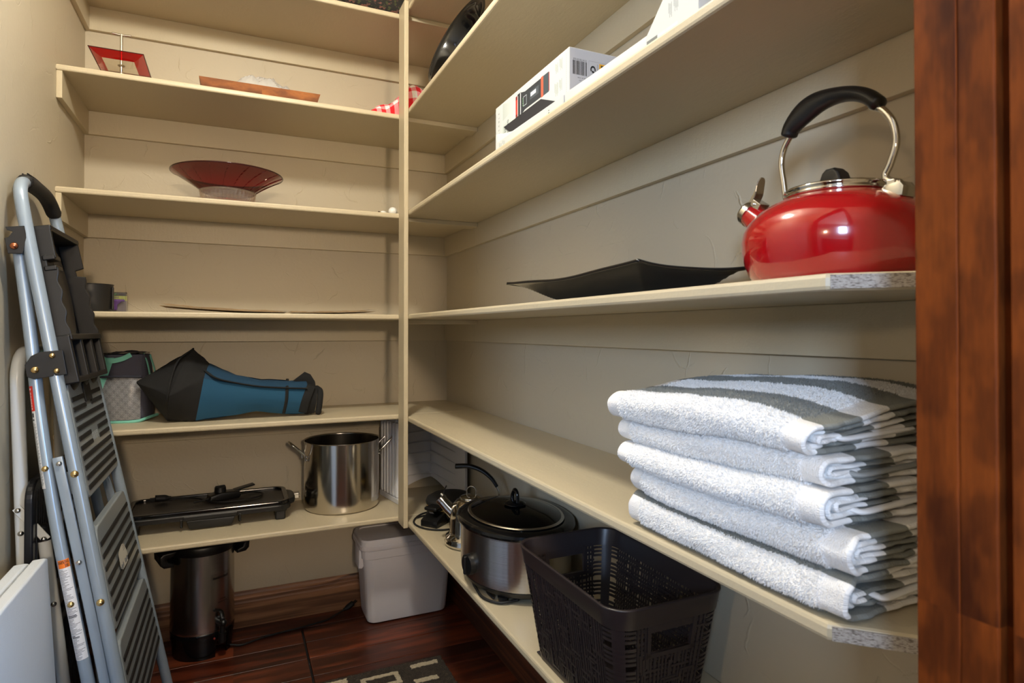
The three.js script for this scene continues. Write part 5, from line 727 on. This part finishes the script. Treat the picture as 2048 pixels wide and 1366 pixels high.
  // black tray on top
  {
    const v0 = 1.062, v1 = 1.452, w0 = 2 * half(v0) - 0.036, w1 = 2 * half(v1) - 0.036, o = [];
    const tray = part('top_tray', xf(extrude(shape([[-w0 / 2, v0], [w0 / 2, v0], [w1 / 2, v1 - 0.012], [w1 / 2 - 0.012, v1], [-w1 / 2 + 0.012, v1], [-w1 / 2, v1 - 0.012]]), 0.012, 0.003, 2), [-0.006, 0, 0], [0, -Math.PI / 2, 0]), BLK, t);
    const wallS = (s) => { const top = []; const N = 60; for (let k = 0; k <= N; k++) { const v = lerp(1.17, v1, k / N), scal = v > 1.19 && v < 1.34 ? 0.0055 * Math.pow(Math.sin((v - 1.19) / 0.15 * Math.PI * 3), 2) : 0, notch = v > 1.352 && v < 1.372 ? 0.02 : 0; top.push([0.042 - scal - notch, v]); } const g = extrude(shape([[-0.006, 1.17], ...top, [-0.006, v1]]), 0.010, 0.0025, 2); const m = new THREE.Matrix4().makeRotationX(s * Math.atan((w0 - w1) / 2 / (v1 - v0)) * -1); return xf(g, [0, 0, s * (half(1.31) - 0.024) - 0.005]).applyMatrix4(new THREE.Matrix4().makeTranslation(0, 1.31, s * half(1.31)).multiply(m).multiply(new THREE.Matrix4().makeTranslation(0, -1.31, -s * half(1.31)))); };
    part('scalloped_side', wallS(1), BLK, tray); part('scalloped_side', wallS(-1), BLK, tray);
    part('end_wall', rspan(-0.006, 0.044, v1 - 0.014, v1, -w1 / 2, w1 / 2, 0.004), BLK, tray);
    part('tool_holder', [rspan(-0.006, 0.040, v0, v0 + 0.014, -w0 / 2, w0 / 2, 0.003), rspan(-0.006, 0.044, v0 + 0.105, v0 + 0.120, -w0 / 2 + 0.004, w0 / 2 - 0.004, 0.003), ...[-0.5, -0.17, 0.17, 0.5].map((k) => rspan(-0.006, 0.040, v0, v0 + 0.118, k * (w0 - 0.012) - 0.007, k * (w0 - 0.012) + 0.007, 0.004)), ...[-0.33, 0, 0.33].map((k) => xf(new THREE.SphereGeometry(0.04, 20, 12), [0.006, v0 + 0.016, k * (w0 - 0.012)], [0, 0, 0], [0.55, 0.9, 0.9]))], BLK, tray);
    part('oval_well', surf((u, v) => { const a = u * 2 * Math.PI, r = v; return [0.0072 + 0.006 * Math.pow(r, 6), 1.29 + 0.115 * r * Math.sin(a), 0.062 * r * Math.cos(a)]; }, 48, 12), BLK, tray);
    part('cross_bar', [rspan(0.014, 0.040, 1.366, 1.378, half(1.37) - 0.075, half(1.37) - 0.016, 0.003), rspan(0.014, 0.040, 1.340, 1.352, half(1.35) - 0.075, half(1.35) - 0.016, 0.003)], BLK, tray);
  }
  // side brackets with rivets
  const riv = (x, v, z, r, parent, m = RIVET) => part('rivet', xf(new THREE.SphereGeometry(r, 18, 12, 0, Math.PI * 2, 0, Math.PI / 2), [x, v, z], [(z > 0 ? 1 : -1) * Math.PI / 2, 0, 0]), m, parent);
  for (const s of [1, -1]) {
    const z = s * (half(1.12) + 0.0145), b = part('side_bracket', xf(extrude(shape([[-0.052, 1.098], [-0.040, 1.090], [0.024, 1.088], [0.026, 1.146], [-0.018, 1.150], [-0.036, 1.144], [-0.051, 1.126]]), 0.004, 0.0012, 2), [0, 0, z - 0.002]), BLK, t);
    riv(-0.034, 1.111, z + s * 0.002, 0.0085, b); riv(0.004, 1.137, z + s * 0.002, 0.0065, b); riv(0.006, 1.100, z + s * 0.002, 0.0065, b);
    const z2 = s * (half(1.42) + 0.012), c = part('hinge_plate', xf(extrude(shape([[-0.042, 1.388], [-0.014, 1.384], [0.0, 1.42], [0.0, 1.448], [-0.036, 1.450], [-0.034, 1.442], [-0.024, 1.437], [-0.034, 1.426], [-0.042, 1.424]]), 0.004, 0.001, 1), [0, 0, z2 - 0.002]), BLK, t);
    riv(-0.027, 1.404, z2 + s * 0.002, 0.0085, c, M({ color: srgb(196, 120, 84), metalness: 1, roughness: 0.2 }));
    for (const v of [0.855, 0.55, 0.25]) riv(0, v, s * (half(v) + R - 0.001), 0.0085, t);
    for (const v of [0.88, 0.56]) riv(off(v), v, s * (hr(v) + 0.0128), 0.007, t);
    for (const v of [0.885, 0.65, 0.235]) riv(-0.028, v, s * (half(v) + 0.001), 0.0062, t, STEEL);
  }
  // warning labels wrapped round the near rear rail
  const wrap = (v0, v1, a0, a1, map, nm) => part(nm, surf((u, w) => { const v = lerp(v1, v0, w), a = lerp(a0, a1, u), r = 0.0138; return [off(v) + r * Math.cos(a), v, hr(v) + r * Math.sin(a)]; }, 10, 12, (u, w) => [u, 1 - w]), M({ map, roughness: 0.4 }), t);
  const danger = canvasTex(128, 1024, (g) => { g.fillStyle = '#d22e20'; g.fillRect(0, 0, 128, 250); g.save(); g.translate(46, 60); g.rotate(Math.PI / 2); g.fillStyle = '#fff'; g.font = 'bold 44px sans-serif'; g.fillText('DANGER', 0, 0); g.restore(); g.fillStyle = '#fff'; g.beginPath(); g.moveTo(40, 22); g.lineTo(90, 22); g.lineTo(65, 48); g.fill(); g.fillStyle = '#d6d8d8'; g.fillRect(0, 250, 128, 774); g.fillStyle = '#333'; g.fillRect(30, 270, 60, 40); g.fillRect(30, 330, 60, 14); for (let k = 0; k < 70; k++) g.fillRect(20, 370 + k * 9, 60 + (k * 29) % 40, 3); });
  wrap(0.835, 1.075, 2.95, 1.9, danger, 'danger_label');
  const warn = canvasTex(256, 1024, (g) => { g.fillStyle = '#d9dade'; g.fillRect(0, 0, 256, 1024); g.fillStyle = '#e8761c'; g.fillRect(0, 0, 256, 84); g.fillStyle = '#20140a'; g.font = 'bold 44px sans-serif'; g.textAlign = 'right'; g.fillText('WARNING', 244, 40, 236); g.fillText('300', 230, 78); const R2 = rng(8); g.fillStyle = '#3a3c44'; for (let y = 98; y < 1010; y += 13) { const h = y > 560 && y < 580 || y > 770 && y < 800; g.fillRect(26, y, 60 + R2() * 150, h ? 9 : 4); } });
  wrap(0.430, 0.665, 2.6, 0.55, warn, 'warning_label');
}
{ // white tubular step stool folded against the wall, with black ribbed treads
  const WT = M({ color: srgb(224, 228, 228), roughness: 0.22, clearcoat: 0.4 }), BK = M({ color: srgb(24, 24, 28), roughness: 0.3 });
  const t = thing('step_stool', 'folded white tube step stool with black ribbed treads', 'step stool', [0, 0, 0]), R = 0.0148, zc = 0.617, hw = 0.188;
  const back = (s) => [V(-0.452, 0.016, zc + s * hw), V(-0.462, 0.4, zc + s * hw), V(-0.476, 0.8, zc + s * hw), V(-0.484, 1.03, zc + s * hw), V(-0.486, 1.085, zc + s * (hw - 0.010)), V(-0.487, 1.118, zc + s * (hw - 0.045)), V(-0.487, 1.124, zc + s * (hw - 0.10))];
  for (const s of [1, -1]) part('rear_tube', tube(back(s), R, 80, 16), WT, t);
  part('top_bow', tube([V(-0.487, 1.124, zc + hw - 0.10), V(-0.487, 1.125, zc), V(-0.487, 1.124, zc - hw + 0.10)], R, 8, 16), WT, t);
  for (const s of [1, -1]) {
    const z = zc + s * (hw + 0.002);
    part('front_tube', tube([V(-0.360, 0.016, z), V(-0.392, 0.35, z), V(-0.428, 0.660, z)], R * 0.95, 40, 16), WT, t);
    part('tube_cap', [cyl(0.0155, 0.0155, 0.034, [-0.430, 0.674, z], [0, 0, 0.1], 24), xf(new THREE.SphereGeometry(0.0155, 20, 10, 0, 6.2832, 0, Math.PI / 2), [-0.432, 0.690, z], [0, 0, 0.1], [1, 0.5, 1])], BK, t);
    part('link_strap', [xf(rbox(0.019, 0.105, 0.004, 0.0015), [-0.4495, 0.705, z + s * 0.0165], [0, 0, 0.62])], WT, t);
    for (const [x, y] of [[-0.476, 0.741], [-0.4715, 0.683], [-0.424, 0.665], [-0.405, 0.50]]) part('rivet', xf(new THREE.SphereGeometry(0.0066, 16, 10, 0, 6.2832, 0, Math.PI / 2), [x, y, z + s * (x === -0.4715 || y === 0.5 ? 0.0125 : 0.0185)], [s * Math.PI / 2, 0, 0]), STEEL, t);
    part('tip', cyl(0.018, 0.019, 0.030, [-0.359, 0.0155, z]), RUBBER, t); part('tip', cyl(0.018, 0.019, 0.030, [-0.452, 0.0155, zc + s * hw]), RUBBER, t);
  }
  const tread = (x, y0, y1, w, lean) => { const g = part('tread', xf(extrude(shape(rrect(w, y1 - y0, 0.05)), 0.018, 0.005, 3), [x, (y0 + y1) / 2, zc], [0, Math.PI / 2, 0]).translate(0, 0, 0), BK, t); for (let k = 0; k < 22; k++) { const z = lerp(-w / 2 + 0.03, w / 2 - 0.03, k / 21); part('grip_rib', rbox(0.004, y1 - y0 - 0.05, 0.006, 0.0016, [x + 0.0185, (y0 + y1) / 2, zc + z]), BK, g); } };
  tread(-0.458, 0.475, 0.812, 0.472); tread(-0.432, 0.10, 0.430, 0.44);
}
{ // white folding table, folded in half, its long side against the wall
  const W2 = M({ color: srgb(214, 218, 222), roughness: 0.5, bumpMap: rep(paintBump, 5, 5), bumpScale: 0.0005 });
  const t = thing('folding_table', 'white plastic folding table folded in half in front of stool', 'table', [-0.357, 0.0008, 1.30], [0, 0, 0.062]);
  const H = 0.648, L = 0.78; const leaf = (x, nm, h, dz) => part(nm, boxUV(xf(extrude(shape([[-L / 2 + dz, 0], [L / 2, 0], [L / 2, h - 0.012], [L / 2 - 0.012, h], [-L / 2 + 0.014 + dz, h], [-L / 2 + dz, h - 0.005]].map(([a, b]) => [a, b])), 0.028, 0.005, 3), [x, 0.0, 0], [0, -Math.PI / 2, 0])), W2, t);
  leaf(0.0, 'table_leaf', H, 0); leaf(-0.032, 'table_leaf', H - 0.001, 0.012);
  part('hinge', [-0.25, 0.25].map((z) => cyl(0.006, 0.006, 0.06, [-0.031, 0.008, z], [Math.PI / 2, 0, 0], 14)), STEEL, t);
  part('carry_handle', rbox(0.012, 0.012, 0.11, 0.004, [-0.0305, H + 0.002, 0.12]), M({ color: srgb(120, 30, 26), roughness: 0.5 }), t, 'red strap between the leaves');
}
renderer.render(scene, camera);
